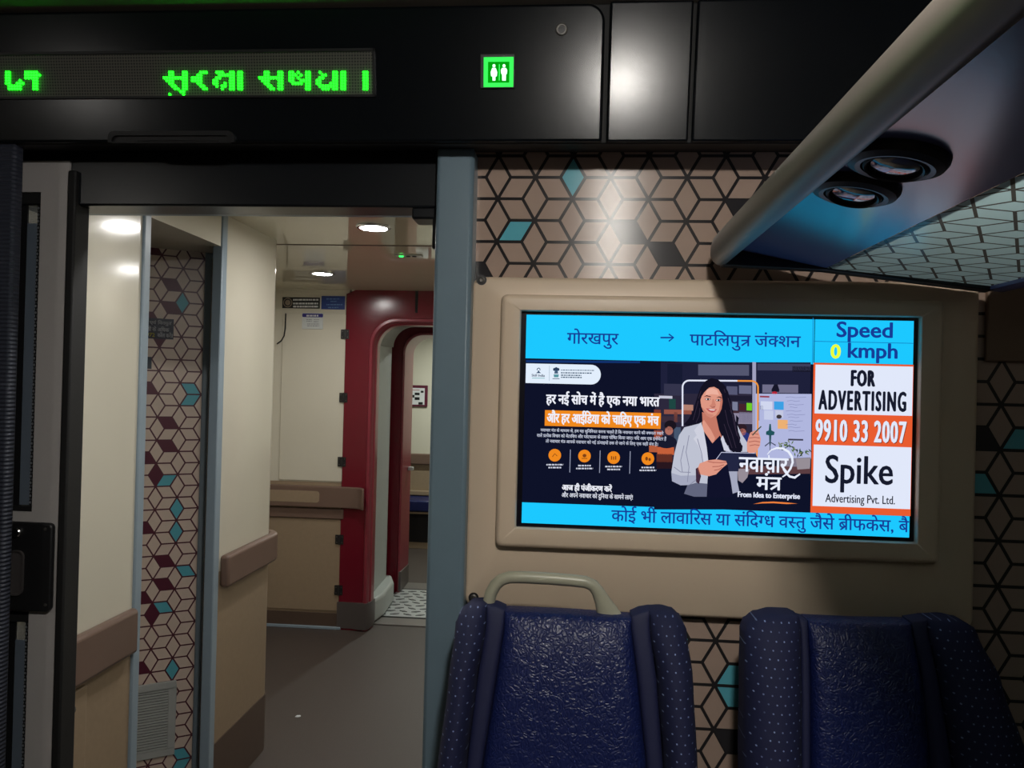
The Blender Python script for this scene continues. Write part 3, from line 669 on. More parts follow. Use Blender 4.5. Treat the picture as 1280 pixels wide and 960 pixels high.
# wordmark, strap line, swoosh
f = Flat()
f.t('नवाचार', 923.3, 572.2, 985.6, 590.6, (232, 238, 252), 4, 0.5); f.t('मंत्र', 945, 591.2, 977, 612.6, (232, 238, 252), 4, 0.5)
f.line(Bc((845, 200), (880, 160), (930, 142), (985, 146), (1035, 175), (1066, 222), (1072, 270), (1052, 325), (1020, 372), (980, 400)), [0.8, 1.6, 2.4, 2.8, 3.0, 3.0, 2.8, 2.6, 2.2, 1.4], (232, 238, 252), 4.1)
f.line(Bc((985, 330), (1010, 362), (1045, 395), (1090, 405), (1138, 372)), [1.2, 2.2, 2.8, 3.0, 1.6], (232, 238, 252), 4.15)
f.line(Bc((860, 205), (862, 240)), 1.6, (232, 238, 252), 4.1); f.e(858 / 7.111 + 840, 357 / 7.111 + 540, 1.5, 1.5, (232, 238, 252), 4.2)
f.t('From Idea to Enterprise', 922, 615.6, 1000, 624.6, (226, 232, 250), 4, 0.35)
f.p(Bc((724, 640), (800, 622), (900, 618), (1020, 626), (1112, 636), (1020, 640), (900, 632), (800, 634)), (240, 130, 60), 4)
f.done('advert_wordmark', scr)
# headline block
f = Flat(); f.r(681, 514.5, 826, 534.2, ORANGE, 4); box_ = f.done('orange_headline_bar', scr)
f = Flat(); HW = (238, 240, 250)
f.t('हर नई सोच में है एक नया भारत', 682.5, 490.2, 824.8, 509.6, HW, 4.2, 0.55); f.t('और हर आईडिया को चाहिए एक मंच', 683.5, 513.9, 823.8, 533.2, HW, 4.6, 0.55)
G = (196, 202, 222)
f.t('नवाचार मंत्र के माध्यम से, हम यह सुनिश्चित करना चाहते हैं कि नवाचार करने की क्षमता रखने', 675.6, 536.6, 829.5, 542.8, G, 4.2, 0.1)
f.t('वाले प्रत्येक विचार को मेंटरशिप और प्लेटफार्म के द्वारा पोषित किया जाए। यदि आप एक इनोवेटर हैं', 671, 543.2, 833, 549.4, G, 4.2, 0.1)
f.t('तो नवाचार मंत्र आपके नवाचार को नई ऊंचाइयों तक ले जाने के लिए एक सही मंच है।', 682, 550.2, 822.5, 556.2, G, 4.2, 0.1)
f.t('आज ही पंजीकरण करें', 702.2, 604.2, 765.2, 615.2, HW, 4.2, 0.4); f.t('और अपने नवाचार को दुनिया के सामने लाएं!', 702, 615.6, 791, 625.0, (222, 226, 240), 4.2, 0.15)
f.done('headline_lettering', scr)
# four orange roundels, thin dividers, captions too small to read
f = Flat()
for i, (cx, cy) in enumerate(((693.5, 569), (730.6, 570), (767, 572), (809.8, 573.3))):
    f.e(cx, cy, 7.9, 7.9, ORANGE, 4); D_ = (128, 66, 24)
    if i == 0: f.line([(cx - 3, cy + 2), (cx, cy - 2), (cx + 3, cy + 1)], 0.9, D_, 4.2)
    if i == 1: f.e(cx, cy - 0.5, 2.4, 2.2, D_, 4.2); f.line([(cx - 3.5, cy + 3), (cx + 3.5, cy + 3)], 0.9, D_, 4.2)
    if i == 2:
        for d in (-2.6, 0, 2.6): f.line([(cx + d, cy + 2.6), (cx + d, cy - 1.4 - abs(d) * 0.2)], 1.3, D_, 4.2)
    if i == 3: f.e(cx - 1.6, cy, 1.7, 2.4, D_, 4.2); f.e(cx + 2.2, cy + 1, 1.5, 2, D_, 4.2)
    for r_ in range(2):
        w = 10.5 - (2.5 if (r_ + i) % 2 else 0); x = cx - w; yy = 580.8 + i * 1.15 + r_ * 3.6; k = 0
        while x < cx + w:
            l = 1.6 + (k * 7 + i * 3 + r_) % 4 * 0.7; f.line([(x, yy), (min(x + l, cx + w), yy + 0.1)], 1.8, (206, 210, 226), 4.2); x += l + 0.8; k += 1
for x, y0, y1 in ((712.6, 562, 590.5), (749.8, 563, 591), (787.4, 564, 592)): f.line([(x + 0.4, y0), (x - 0.4, y1)], 0.9, (150, 156, 180), 4.2)
f.done('advert_roundels', scr)
# white pill with two small emblems
f = Flat(); a = onS(657.2, 467, 4); b = onS(751, 467, 4); t_ = onS(704, 455.2, 4).z; u_ = onS(704, 479.8, 4).z
f.poly([(x, a.y, z) for x, z in rrect(a.x, b.x, u_, t_, (t_ - u_) * 0.49, 8, (0, 1, 1, 0))], f.c((226, 238, 252)))
pill = f.done('white_logo_pill', scr)
f = Flat(); I_ = (44, 70, 104)
f.line([(671.2, 462.6), (672, 460.6), (673.4, 460), (674.8, 460.8), (675.2, 462.8)], 1.0, I_, 4.4); f.e(673.2, 464.0, 1.0, 0.9, I_, 4.4); f.p([(670, 466.4), (672.2, 464.8), (674.4, 464.8), (676.4, 466.4)], I_, 4.4)
f.t('Skill India', 664.5, 467.6, 681, 470.8, (36, 58, 90), 4.4, 0.1); f.line([(665, 472.6), (681, 472.8)], 0.7, (90, 170, 170), 4.4)
f.line([(686.8, 457), (686.6, 476)], 0.5, (150, 170, 190), 4.4)
EM = (70, 96, 124)
f.e(695.3, 461.6, 4.0, 2.2, EM, 4.4); f.e(692.6, 461.8, 1.3, 1.8, (40, 60, 90), 4.5); f.e(695.3, 461, 1.4, 2.2, (40, 60, 90), 4.5); f.e(698, 461.8, 1.3, 1.8, (40, 60, 90), 4.5)
f.p([(693.4, 463.6), (697.2, 463.6), (697.8, 467), (692.8, 467)], EM, 4.4); f.p([(692, 468), (698.6, 468), (698, 471.6), (692.6, 471.6)], (88, 150, 160), 4.4); f.line([(690.6, 473.3), (699.4, 473.4)], 0.8, (40, 60, 90), 4.4)
for r_, (w, yy) in enumerate(((42, 462.6), (38.5, 466.0), (25.5, 469), (26, 471.6))):
    x = 701.2; k = 0
    while x < 701.2 + w:
        l = 1.5 + (k * 5 + r_) % 3 * 0.8; f.line([(x, yy + (x - 701) * 0.012), (min(x + l, 701.2 + w), yy + (x - 701) * 0.012)], 1.4 if r_ else 1.0, (64, 88, 112), 4.4); x += l + 0.7; k += 1
f.done('pill_emblems', pill)

# ================================================================== BLACK HEADER OVER THE DOORWAY (leans 9 degrees forward)
TA = math.radians(9)
HP = Vector((0, 1.335, 1.988)); HEN = Vector((0, -math.cos(TA), -math.sin(TA))); HEV = Vector((0, -math.sin(TA), math.cos(TA))); HEU = Vector((1, 0, 0))
def H(x, y, w=0.0): p = onP(x, y, HP + HEN * w, HEN) - HP; return p.x, p.dot(HEV)
def hpt(u, v, w): return HP + HEU * u + HEV * v + HEN * w
def hplate(mb, pts, w0, w1, mi=0): return mb.extrude([hpt(u, v, w0) for u, v in pts], HEN * (w1 - w0), mi)
HT = 0.232
ua, ub = H(757, 110)[0], H(866, 110)[0]
mb = MB(); obox(mb, HP, HEU, HEV, HEN, -2.3, 1.1, -0.002, HT, -0.11, -0.012)
build('trim_9', mb, M_rubber, kind=ST, bevel=0.003)
pts = [(-2.25, 0.0), (ua - 0.004, 0.0)] + [p for p in rrect(-2.25, ua - 0.004, 0.0, HT - 0.003, 0.03, 8, (0, 0, 1, 0)) if p[0] > -2 and p[1] > 0.02] + [(-2.25, HT - 0.003)]
lp = thing('header_panel', hpt(-0.6, 0, 0), 'wide black hinged header panel over the doorway holding the green LED display', 'panel', 'black header panels')
build('panel', hplate(MB(), pts, -0.012, 0.0), M_header, lp, bevel=0.005, segs=3)
# pull recess at its lower edge
r0, r1 = H(138, 190), H(294, 164)
rp = rrect(r0[0], r1[0], 0.0, r1[1], 0.012, 6, (0, 0, 1, 1)); ri = rrect(r0[0] + 0.007, r1[0] - 0.007, -0.002, r1[1] - 0.008, 0.010, 6, (0, 0, 1, 1))
mb = MB().loft([[hpt(u, v, 0.0) for u, v in rp], [hpt(u, v, 0.006) for u, v in rp], [hpt(u, v, 0.006) for u, v in ri], [hpt(u, v, 0.001) for u, v in ri]], True, 0, False, True)
rc = build('pull_recess', mb, M_black, lp)
mb = MB(); obox(mb, HP, HEU, HEV, HEN, r0[0] + 0.055, r1[0] - 0.03, 0.0, r1[1] - 0.016, 0.001, 0.004)
build('latch', mb, M_rackend, rc, bevel=0.002)
p = H(702, 37); c = hpt(p[0], p[1], 0)
sc_ = build('screw', MB().lathe([(0.0105, 0.0), (0.0105, 0.0016), (0.0085, 0.0030), (0.0068, 0.0030), (0.0064, 0.0008), (0.0003, 0.0008)], c, HEN, 28, cap=False), M_screw, lp, label='steel socket screw')
build('socket', MB().lathe([(0.006, 0.0009), (0.006, 0.0016), (0.0032, 0.0016), (0.0030, 0.0010), (0.0003, 0.0010)], c, HEN, 20, cap=False), M_black, sc_)
mb = MB(); obox(mb, HP, HEU, HEV, HEN, ua + 0.004, ub - 0.004, 0.0, HT, -0.012, -0.001)
build('header_panel', mb, M_header, None, 'narrow black header panel between the two seams, with the bright scuffed glare', 'panel', 'black header panels', bevel=0.004, segs=3)
mb = MB(); obox(mb, HP, HEU, HEV, HEN, ub + 0.002, 1.08, 0.0, HT, -0.012, 0.0)
build('header_panel', mb, M_header, None, 'black header panel right of both seams, behind the luggage rack', 'panel', 'black header panels', bevel=0.004, segs=3)

# LED dot-matrix display
l0, l1 = H(467, 121), H(467, 68)
led = thing('led_display', hpt(-0.7, l0[1], 0), 'long LED dot matrix display with scrolling green letters above the doorway', 'display')
vb, vt = H(234, 120)[1], H(234, 67)[1]; ur = l0[0]
mb = MB(); obox(mb, HP, HEU, HEV, HEN, -1.62, ur, vb, vt, 0.0, 0.0012)
build('dot_board', mb, M_ledboard, led, smooth=0)
mb = MB()
obox(mb, HP, HEU, HEV, HEN, -1.62, ur + 0.004, vt, vt + 0.005, 0.0, 0.004); obox(mb, HP, HEU, HEV, HEN, -1.62, ur + 0.004, vb - 0.004, vb, 0.0, 0.004); obox(mb, HP, HEU, HEV, HEN, ur, ur + 0.004, vb - 0.004, vt + 0.005, 0.0, 0.004)
build('window_rim', mb, M_black, led)
PITCHPX = 3.42
BITS = {9.0: ['##.....', '##.....', '##.....', '##...#.', '##..###', '.#####.', '.#####.'],
        33.0: ['#####.', '######', '#####.', '...##.', '...##.', '...##.', '...##.'],
        206.0: ['..##...##', '..##...##', '#########', '.###...##', '..##...##', '...##..##', '....##.##', '......##.', '..#....#.'],
        241.4: ['...###', '..##..', '####..', '####..', '..##..', '...##.', '....##'],
        268.2: ['.###..##.##', '..######.##', '.##...##.##', '##....##.##', '##..#.##.##', '.#.##.##.##', '...#..##.##'],
        325.3: ['..##...##', '..##...##', '#########', '.###...##', '..##...##', '...##..##', '....##.##'],
        363.0: ['##.#..##', '###.#.##', '##.#..##', '##..####', '.####.##', '......##', '......##'],
        397.0: ['.#....##.##', '..##..##.##', '.##...##.##', '##....##.##', '##...###.##', '.#######.##', '..###.##.##'],
        455.4: ['##', '##', '##', '##', '##', '##', '##']}
for x_, rows in BITS.items():
    mb = MB()
    for r_, row in enumerate(rows):
        for c_i, ch in enumerate(row):
            if ch != '#': continue
            u, v = H(x_ + c_i * PITCHPX, 90.8 + r_ * PITCHPX)
            mb.lathe([(0.00215, 0.001), (0.0021, 0.0028), (0.0013, 0.0036), (0.0002, 0.0038)], hpt(u, v, 0), HEN, 8, cap=False)
    build('lit_letter', mb, glow('led_green', rgb(8, 255, 10), 20.0), led, smooth=60)

# lit toilet sign
ts = thing('toilet_sign', hpt(*H(623, 111), 0), 'small square lit green toilet sign with two white figures', 'sign')
tx0, tz0 = H(602, 110); tx1, tz1 = H(643, 69)
def hr(mb, x0, y0, x1, y1, w0, w1, r=0.0, mi=0):
    a, b = H((x0), (y0 + y1) / 2), H(x1, (y0 + y1) / 2); t, u = H((x0 + x1) / 2, y0), H((x0 + x1) / 2, y1)
    return hplate(mb, rrect(a[0], b[0], u[1], t[1], r) if r else [(a[0], u[1]), (b[0], u[1]), (b[0], t[1]), (a[0], t[1])], w0, w1, mi)
build('housing', hr(MB(), 600.5, 68, 643.5, 111, 0, 0.004), M_rackend, ts, bevel=0.001)
mb = hr(MB(), 605, 72.5, 642, 109.5, 0.004, 0.0062); build('frame_band', mb, glow('sign_green_band', rgb(60, 250, 90), 1.15), ts, smooth=0)
mb = hr(MB(), 610.5, 78.5, 637, 104.5, 0.0062, 0.0068); build('sign_face', mb, glow('sign_green_face', rgb(0, 160, 10), 1.0), ts, smooth=0)
M_fig = glow('sign_white', rgb(215, 255, 225), 1.5)
def hp(pts): return [H(x, y) for x, y in pts]
for cx, skirt in ((618, 1), (630.5, 0)):
    mb = MB(); hplate(mb, hp([(cx + 1.9 * math.cos(k * math.pi / 6), 83.6 + 2.1 * math.sin(k * math.pi / 6)) for k in range(12)]), 0.0068, 0.0074)
    if skirt: hplate(mb, hp([(cx - 2.2, 86.2), (cx + 2.2, 86.2), (cx + 4.2, 91.5), (cx + 3.6, 96.6), (cx + 2.0, 96.8), (cx + 1.8, 102), (cx - 1.8, 102), (cx - 2.0, 96.8), (cx - 3.6, 96.6), (cx - 4.2, 91.5)]), 0.0068, 0.0074)
    else: hplate(mb, hp([(cx - 2.6, 86.2), (cx + 2.6, 86.2), (cx + 4.0, 89), (cx + 3.6, 93.6), (cx + 2.6, 94), (cx + 2.3, 102), (cx - 2.3, 102), (cx - 2.6, 94), (cx - 3.6, 93.6), (cx - 4.0, 89)]), 0.0068, 0.0074)
    build('figure', mb, M_fig, ts, smooth=0)
build('divider_line', hr(MB(), 624, 81.5, 625.2, 102, 0.0068, 0.0073), glow('sign_green_band', rgb(60, 250, 90), 1.15), ts, smooth=0)

# ================================================================== LUGGAGE RACK
rack = thing('luggage_rack', (0.45, 0.6, 1.74), 'overhead luggage rack with rounded grey lip and patterned glass floor', 'luggage rack')
RY0, RY1 = -1.5, 1.372
lip = [(0.262, 1.779), (0.252, 1.780), (0.244, 1.786), (0.239, 1.797), (0.239, 1.812), (0.243, 1.826), (0.252, 1.838), (0.266, 1.844), (0.282, 1.842), (0.296, 1.834), (0.296, 1.812), (0.276, 1.8065), (0.270, 1.797), (0.268, 1.784)]
build('front_lip', MB().extrude([(x, RY0, z) for x, z in lip], (0, RY1 - RY0, 0)), M_racklip, rack, smooth=50)
def zu(x): return 1.8065 + (x - 0.276) * (1.7745 - 1.8065) / (0.436 - 0.276)       # underside slopes down towards the window
shelf = [(0.272, zu(0.272)), (0.436, zu(0.436)), (0.436, zu(0.436) + 0.014), (0.294, zu(0.294) + 0.022)]
build('underside_panel', MB().extrude([(x, RY0, z) for x, z in shelf], (0, RY1 - RY0, 0)), M_rackdark, rack, bevel=0.001)
def zg(x): return 1.7745 + (x - 0.436) * (1.747 - 1.7745) / (0.709 - 0.436)
GX0, GX1 = 0.436, 0.712
eu = Vector((GX1 - GX0, 0, zg(GX1) - zg(GX0))).normalized(); gl = (GX1 - GX0) / eu.x
M_glass = mat('frosted_patterned_glass', rgb(160, 190, 196), 0.18, spec=0.6)
M_glass_line = mat('glass_pattern_line', rgb(86, 84, 80), 0.25)
def make_translucent(m, col, k):
    nt = m.node_tree; b = nt.nodes['Principled BSDF']; t = nt.nodes.new('ShaderNodeBsdfTranslucent'); t.inputs[0].default_value = col
    x = nt.nodes.new('ShaderNodeMixShader'); x.inputs[0].default_value = k
    nt.links.new(b.outputs[0], x.inputs[1]); nt.links.new(t.outputs[0], x.inputs[2]); nt.links.new(x.outputs[0], nt.nodes['Material Output'].inputs[0])
make_translucent(M_glass, rgb(192, 224, 228), 0.75); make_translucent(M_glass_line, rgb(96, 96, 92), 0.5)
mb = rhombille((GX0, 0, zg(GX0)), eu, (0, 1, 0), 0.0, gl, RY0, RY1 - 0.012, 0.078, (0.02, 0.6), 0.0042, [])
build('glass_floor', mb, [M_glass, M_glass_line, M_glass_line, M_glass], rack, label='frosted glass printed with a cube pattern', smooth=0)
rear = [(0.708, zg(0.708) - 0.006), (0.735, zg(0.735) - 0.006), (0.775, 1.752), (0.81, 1.80), (0.80, 1.83), (0.74, 1.79), (0.708, zg(0.708) + 0.012)]
build('rear_rail', MB().extrude([(x, RY0, z) for x, z in rear], (0, RY1 - RY0, 0)), M_rackdark, rack, smooth=50)
mb = MB().extrude([(x, RY1 - 0.014, z) for x, z in ((0.258, 1.7785), (0.436, zu(0.436) - 0.003), (0.715, zg(0.715) - 0.007), (0.715, zg(0.715) + 0.010), (0.436, zu(0.436) + 0.014), (0.30, zu(0.30) + 0.018))], (0, 0.03, 0))
build('end_trim', mb, M_rackend, rack, label='black end strip', bevel=0.002)
nrm = Vector((-(zu(1) - zu(0)), 0, 1)).normalized(); dn = -nrm
for (x, y) in ((1120, 203), (1068, 239)):
    c = onP(x, y, (0.276, 0, 1.8065 - 0.006), nrm); c = c - dn * 0.006; tilt = (dn + Vector((-0.06, -0.10, 0))).normalized()
    rl = build('reading_light', MB().lathe([(0.050, -0.002), (0.0495, 0.004), (0.046, 0.010), (0.038, 0.0135), (0.033, 0.0125), (0.0305, 0.008), (0.0300, 0.003), (0.0005, 0.0025)], c, dn, 48, cap=False), M_black, rack, label='black round reading light')
    build('lens_ring', MB().lathe([(0.0295, 0.004), (0.0305, 0.0125), (0.0285, 0.0150), (0.0265, 0.0135), (0.0255, 0.006)], c, tilt, 40, cap=False), M_rackend, rl)
    build('lens', MB().lathe([(0.0260, 0.006), (0.023, 0.0105), (0.015, 0.0125), (0.0004, 0.013)], c, tilt, 40, cap=False), mat('clear_lens', rgb(120, 124, 132), 0.06, spec=0.8, metal=0.5), rl)

# ================================================================== SEATS AGAINST THE BULKHEAD
def seatY(z): return 1.285 - (1.16 - z) * 0.22
def sx(x, z): p = onY(x, 480, seatY(z)); return p.x
def spx(x, y):                                  # pixel on the leaning seat front
    return onP(x, y, (0, seatY(1.16), 1.16), Vector((0, -1, 0.22)).normalized())
def pad(mb, left, right, top, z_bot, D, n=18, k=22, pu=3.0, pv=6.0, lean=0.22, rise=0.0, mi=0):
    """upholstered pad: left/right = [(z, x)] edges, top = [(u in 0..1, z)], bulging D towards the viewer"""
    def ip(t, q):
        t = sorted(t)
        if q <= t[0][0]: return t[0][1]
        for (a, b), (c, d) in zip(t, t[1:]):
            if q <= c:
                w = (q - a) / (c - a); w = w * w * (3 - 2 * w) if rise else w
                return b + (d - b) * w
        return t[-1][1]
    front, back = [], []
    for i in range(k + 1):
        v = 1 - (1 - i / k) ** 1.8; fr, bk = [], []
        for j in range(n + 1):
            u = math.sin((j / n - 0.5) * math.pi) * 0.5 + 0.5
            zt = ip(top, u); z = z_bot + (zt - z_bot) * v
            x = ip(left, z) * (1 - u) + ip(right, z) * u
            d = D * max(0.0, 1 - abs(2 * u - 1) ** pu) ** 0.5 * max(0.0, 1 - v ** pv) ** 0.5
            y = seatY(z)
            fr.append((x, y - d, z)); bk.append((x, y + 0.035, z))
        front.append(fr); back.append(bk)
    mb.loft(front, False, mi)
    mb.loft([list(reversed(r)) for r in back], False, mi)
    # rims
    mb.loft([[r[0] for r in back], [r[0] for r in front]], False, mi); mb.loft([[r[-1] for r in front], [r[-1] for r in back]], False, mi)
    mb.loft([back[0], front[0]], False, mi); mb.loft([front[-1], back[-1]], False, mi)
    return mb
def edge(*px_pts): return [(q.z, q.x) for q in (spx(*p) for p in px_pts)]
ZB = 0.52
def ext(e):                                     # continue an edge straight down to the cushion
    e = sorted(e); (z0, x0), (z1, x1) = e[0], e[-1]
    s = (e[1][1] - e[0][1]) / (e[1][0] - e[0][0]); return [(ZB, x0 + (ZB - z0) * s * 0.6)] + e
def topz(*pts, L, R):
    l, r = spx(*L).x, spx(*R).x; return [((spx(*p).x - l) / (r - l), spx(*p).z) for p in pts]
def coach_seat(cfg, label):
    t = thing('coach_seat', ((cfg['bx'][0] + cfg['bx'][1]) / 2, 1.1, 0), label, 'seat', 'seats against the bulkhead')
    L0, L1, L2, R2, R1, R0 = [ext(edge(*e)) for e in cfg['edges']]
    tops = cfg['tops']
    def part(name, a, b, tp, D, m_, **kw):
        build(name, pad(MB(), a, b, tp, ZB, D, **kw), m_, t, smooth=60)
    part('back_cushion', L2, R2, tops[2], 0.030, M_leather, pu=10, pv=9, n=30)
    part('side_strip', L1, L2, tops[1], 0.011, M_smoothblue, pu=3.5, pv=10, n=10)
    part('side_strip', R2, R1, tops[3], 0.011, M_smoothblue, pu=3.5, pv=10, n=10)
    part('bolster', L0, L1, tops[0], 0.055, M_dots, pu=2.2, pv=8, rise=1)
    part('bolster', R1, R0, tops[4], 0.055, M_dots, pu=2.2, pv=8, rise=1)
    x0, x1 = cfg['bx']
    # shell, cushion, plinth
    sh = MB().extrude([(x0 + 0.03, seatY(z) + dy, z) for z, dy in ((1.14, 0.036), (1.14, 0.05), (0.40, 0.20), (0.40, 0.036))], (x1 - x0 - 0.06, 0, 0))
    build('back_shell', sh, M_black, t, bevel=0.008)
    mb = MB(); rows = []
    for i in range(13):
        v = i / 12; row = []
        for j in range(15):
            u = j / 14; d = (1 - abs(2 * u - 1) ** 5) ** 0.5 * (1 - abs(2 * v - 1) ** 7) ** 0.5
            row.append((x0 + 0.02 + (x1 - x0 - 0.04) * u, 0.68 + v * 0.44, 0.43 + 0.075 * d + 0.02 * (1 - v)))
        rows.append(row)
    mb.loft(rows, False); mb.loft([[(p[0], p[1], 0.36) for p in r] for r in rows], False)
    for a in (0, 14): mb.loft([[r[a] for r in rows], [(r[a][0], r[a][1], 0.36) for r in rows]], False)
    for a in (0, 12): mb.loft([rows[a], [(p[0], p[1], 0.36) for p in rows[a]]], False)
    build('seat_cushion', mb, M_leather, t, smooth=60)
    build('plinth', B(x0 + 0.08, x1 - 0.08, 0.80, 1.16, 0.0, 0.37), M_rackend, t, bevel=0.01)
    for sx_ in (x0 - 0.012, x1 - 0.026):
        a = MB().extrude([(sx_, y, z) for y, z in ((1.12, 0.52), (1.14, 0.66), (0.80, 0.66), (0.74, 0.64), (0.74, 0.60), (0.80, 0.59), (1.00, 0.58), (1.02, 0.40), (1.10, 0.40))], (0.038, 0, 0))
        build('armrest', a, M_rackend, t, bevel=0.008)
    return t
e1 = [[(569, 785), (561, 850), (548, 958)], [(607, 785), (596, 850), (583, 958)], [(630, 785), (618, 862), (603, 958)],
      [(789, 785), (797, 850), (808, 958)], [(812, 785), (821, 850), (829, 958)], [(858, 785), (866, 850), (871, 958)]]
t1 = [topz((569, 778), (576, 764), (590, 754), (602, 753.5), (610, 757), L=(569, 785), R=(607, 785)),
      topz((607, 757), (620, 757.5), (632, 763), L=(607, 785), R=(630, 785)),
      topz((630, 764), (700, 767), (789, 773), L=(630, 785), R=(789, 785)),
      topz((789, 770), (800, 765), (812, 763), L=(789, 785), R=(812, 785)),
      topz((812, 763), (828, 762.5), (842, 766), (852, 774), (858, 786), L=(812, 785), R=(858, 785))]
seat1 = coach_seat(dict(edges=e1, tops=t1, bx=(spx(566, 800).x, spx(862, 800).x)), 'dark blue seat with dotted bolsters and a grab handle, beside the grey door post')
# grab handle: rounded loop standing on the top of the first seat
def hq(x, y): return onY(x, y, 1.312)
path = [(606, 790), (608, 768), (610.5, 754), (614, 741), (619.5, 731), (627, 724.5), (637, 721.5), (655, 721.5), (690, 723.5), (715, 725.5), (732, 727.5), (741, 731.5), (747, 739), (753, 751), (759, 764), (767, 785)]
rads = [0.0095] * 11 + [0.0095, 0.010, 0.0125, 0.016, 0.021]
mb = MB().tube([hq(*p) for p in path], 0.0105, 16, squash=[1.0] * 11 + [1.0, 1.05, 1.3, 1.75, 2.4])
gh = build('grab_handle', mb, M_handle, seat1, label='sage beige plastic grab handle', smooth=60)
e2 = [[(930, 792), (929, 850), (928, 958)], [(1000, 792), (1000, 850), (1000, 958)], [(1010, 792), (1012, 850), (1012, 958)],
      [(1140, 792), (1150, 850), (1160, 958)], [(1160, 792), (1172, 850), (1190, 958)], [(1222, 792), (1248, 850), (1277, 940)]]
t2 = [topz((930, 790), (934, 779), (948, 770), (968, 766), (990, 767), (1000, 771), L=(930, 792), R=(1000, 792)),
      topz((1000, 773), (1010, 776), L=(1000, 792), R=(1010, 792)),
      topz((1010, 775), (1070, 778), (1140, 779), L=(1010, 792), R=(1140, 792)),
      topz((1140, 777), (1160, 774), L=(1140, 792), R=(1160, 792)),
      topz((1160, 774), (1185, 773), (1205, 777), (1216, 783), (1222, 792), L=(1160, 792), R=(1222, 792))]
coach_seat(dict(edges=e2, tops=t2, bx=(spx(925, 800).x, spx(1232, 800).x)), 'dark blue seat without a handle, in shadow below the right half of the screen')

# ================================================================== SLIDING DOOR LEAF, PARKED OPEN LEFT OF THE DOORWAY
DY = 1.42
leaf = thing('sliding_door', (-1.2, DY, 0), 'grey sliding door leaf with black edge seal, parked open left of the doorway', 'door')
dx = lambda x, y: onY(x, y, DY).x
dz = lambda x, y: onY(x, y, DY).z
xe = dx(81, 420); xw = dx(46, 420); zt1, zb1 = dz(40, 240), dz(40, 640); zt2, zb2 = dz(40, 765), 0.25
XL = -1.72
mb = MB(); mb.box(xw, xe, DY, DY + 0.035, 0.01, 1.98); mb.box(XL, XL + 0.06, DY, DY + 0.035, 0.01, 1.98)
for z0, z1 in ((zt1, 1.98), (zt2, zb1), (0.01, zb2)): mb.box(XL + 0.06, xw, DY, DY + 0.035, z0, z1)
build('leaf_frame', mb, M_leaf, leaf)
build('edge_seal', B(xe, dx(91.5, 420), DY - 0.006, DY + 0.041, 0.01, 1.96), M_rubber, leaf, bevel=0.004)
for z0, z1 in ((zb1, zt1), (zb2, zt2)):
    pn = build('glass_pane', B(XL + 0.06, xw, DY + 0.014, DY + 0.020, z0, z1), M_pane, leaf, smooth=0)
    g = 0.010; mb = MB()
    mb.box(xw - 0.002, xw + 0.0, DY + 0.002, DY + 0.03, z0, z1)
    mb.box(XL + 0.06, xw, DY + 0.004, DY + 0.03, z1 - g * 2.2, z1); mb.box(XL + 0.06, xw, DY + 0.004, DY + 0.03, z0, z0 + g)
    build('glazing_gasket', mb, M_rubber, pn)
    build('dotted_band', B(xw - 0.0135, xw - 0.001, DY + 0.010, DY + 0.0135, z0 + 0.012, z1 - 0.022), M_frit, pn, smooth=0)
    build('glass_strip', B(xw - 0.034, xw - 0.0135, DY + 0.010, DY + 0.0135, z0 + 0.012, z1 - 0.06), mat('blue_grey_glass_strip', rgb(96, 106, 118), 0.2), pn, smooth=0)
    build('black_border', B(xw - 0.062, xw - 0.034, DY + 0.010, DY + 0.0135, z0 + 0.004, z1 - 0.02), M_black, pn, smooth=0)
lpx0, lpx1, lz0_, lz1_ = dx(10, 700), dx(69, 700), dz(40, 762), dz(40, 652)
lk = build('lock_plate', MB().extrude([(x, DY, z) for x, z in rrect(lpx0, lpx1, lz0_, lz1_, 0.01, 5)], (0, -0.012, 0)), M_black, leaf, bevel=0.003)
q = rrect(dx(17, 700), dx(36, 700), dz(27, 742), dz(27, 686), 0.012, 5)
build('pull_slot', MB().loft([[(x, DY - 0.0118, z) for x, z in q], [(x, DY - 0.0165, z) for x, z in q], [(x * 0.82 + 0.18 * (q[0][0] + q[10][0]) / 2, DY - 0.0165, z * 0.94 + 0.06 * (lz0_ + lz1_) / 2) for x, z in q], [(x * 0.82 + 0.18 * (q[0][0] + q[10][0]) / 2, DY - 0.0125, z * 0.94 + 0.06 * (lz0_ + lz1_) / 2) for x, z in q]], True, 0, False, True), mat('worn_dark_grip', rgb(70, 66, 66), 0.4), lk)
build('key_lock', MB().lathe([(0.0095, 0.0), (0.0095, 0.004), (0.0075, 0.006), (0.0005, 0.006)], (dx(27, 664), DY - 0.012, dz(27, 664)), (0, -1, 0), 24, cap=False), M_lock, lk)
for x, y in ((62, 660), (62, 754), (14, 756)):
    build('plate_screw', MB().lathe([(0.003, 0.0), (0.0028, 0.0015), (0.0003, 0.0018)], (dx(x, y), DY - 0.012, dz(x, y)), (0, -1, 0), 12, cap=False), M_screw, lk)

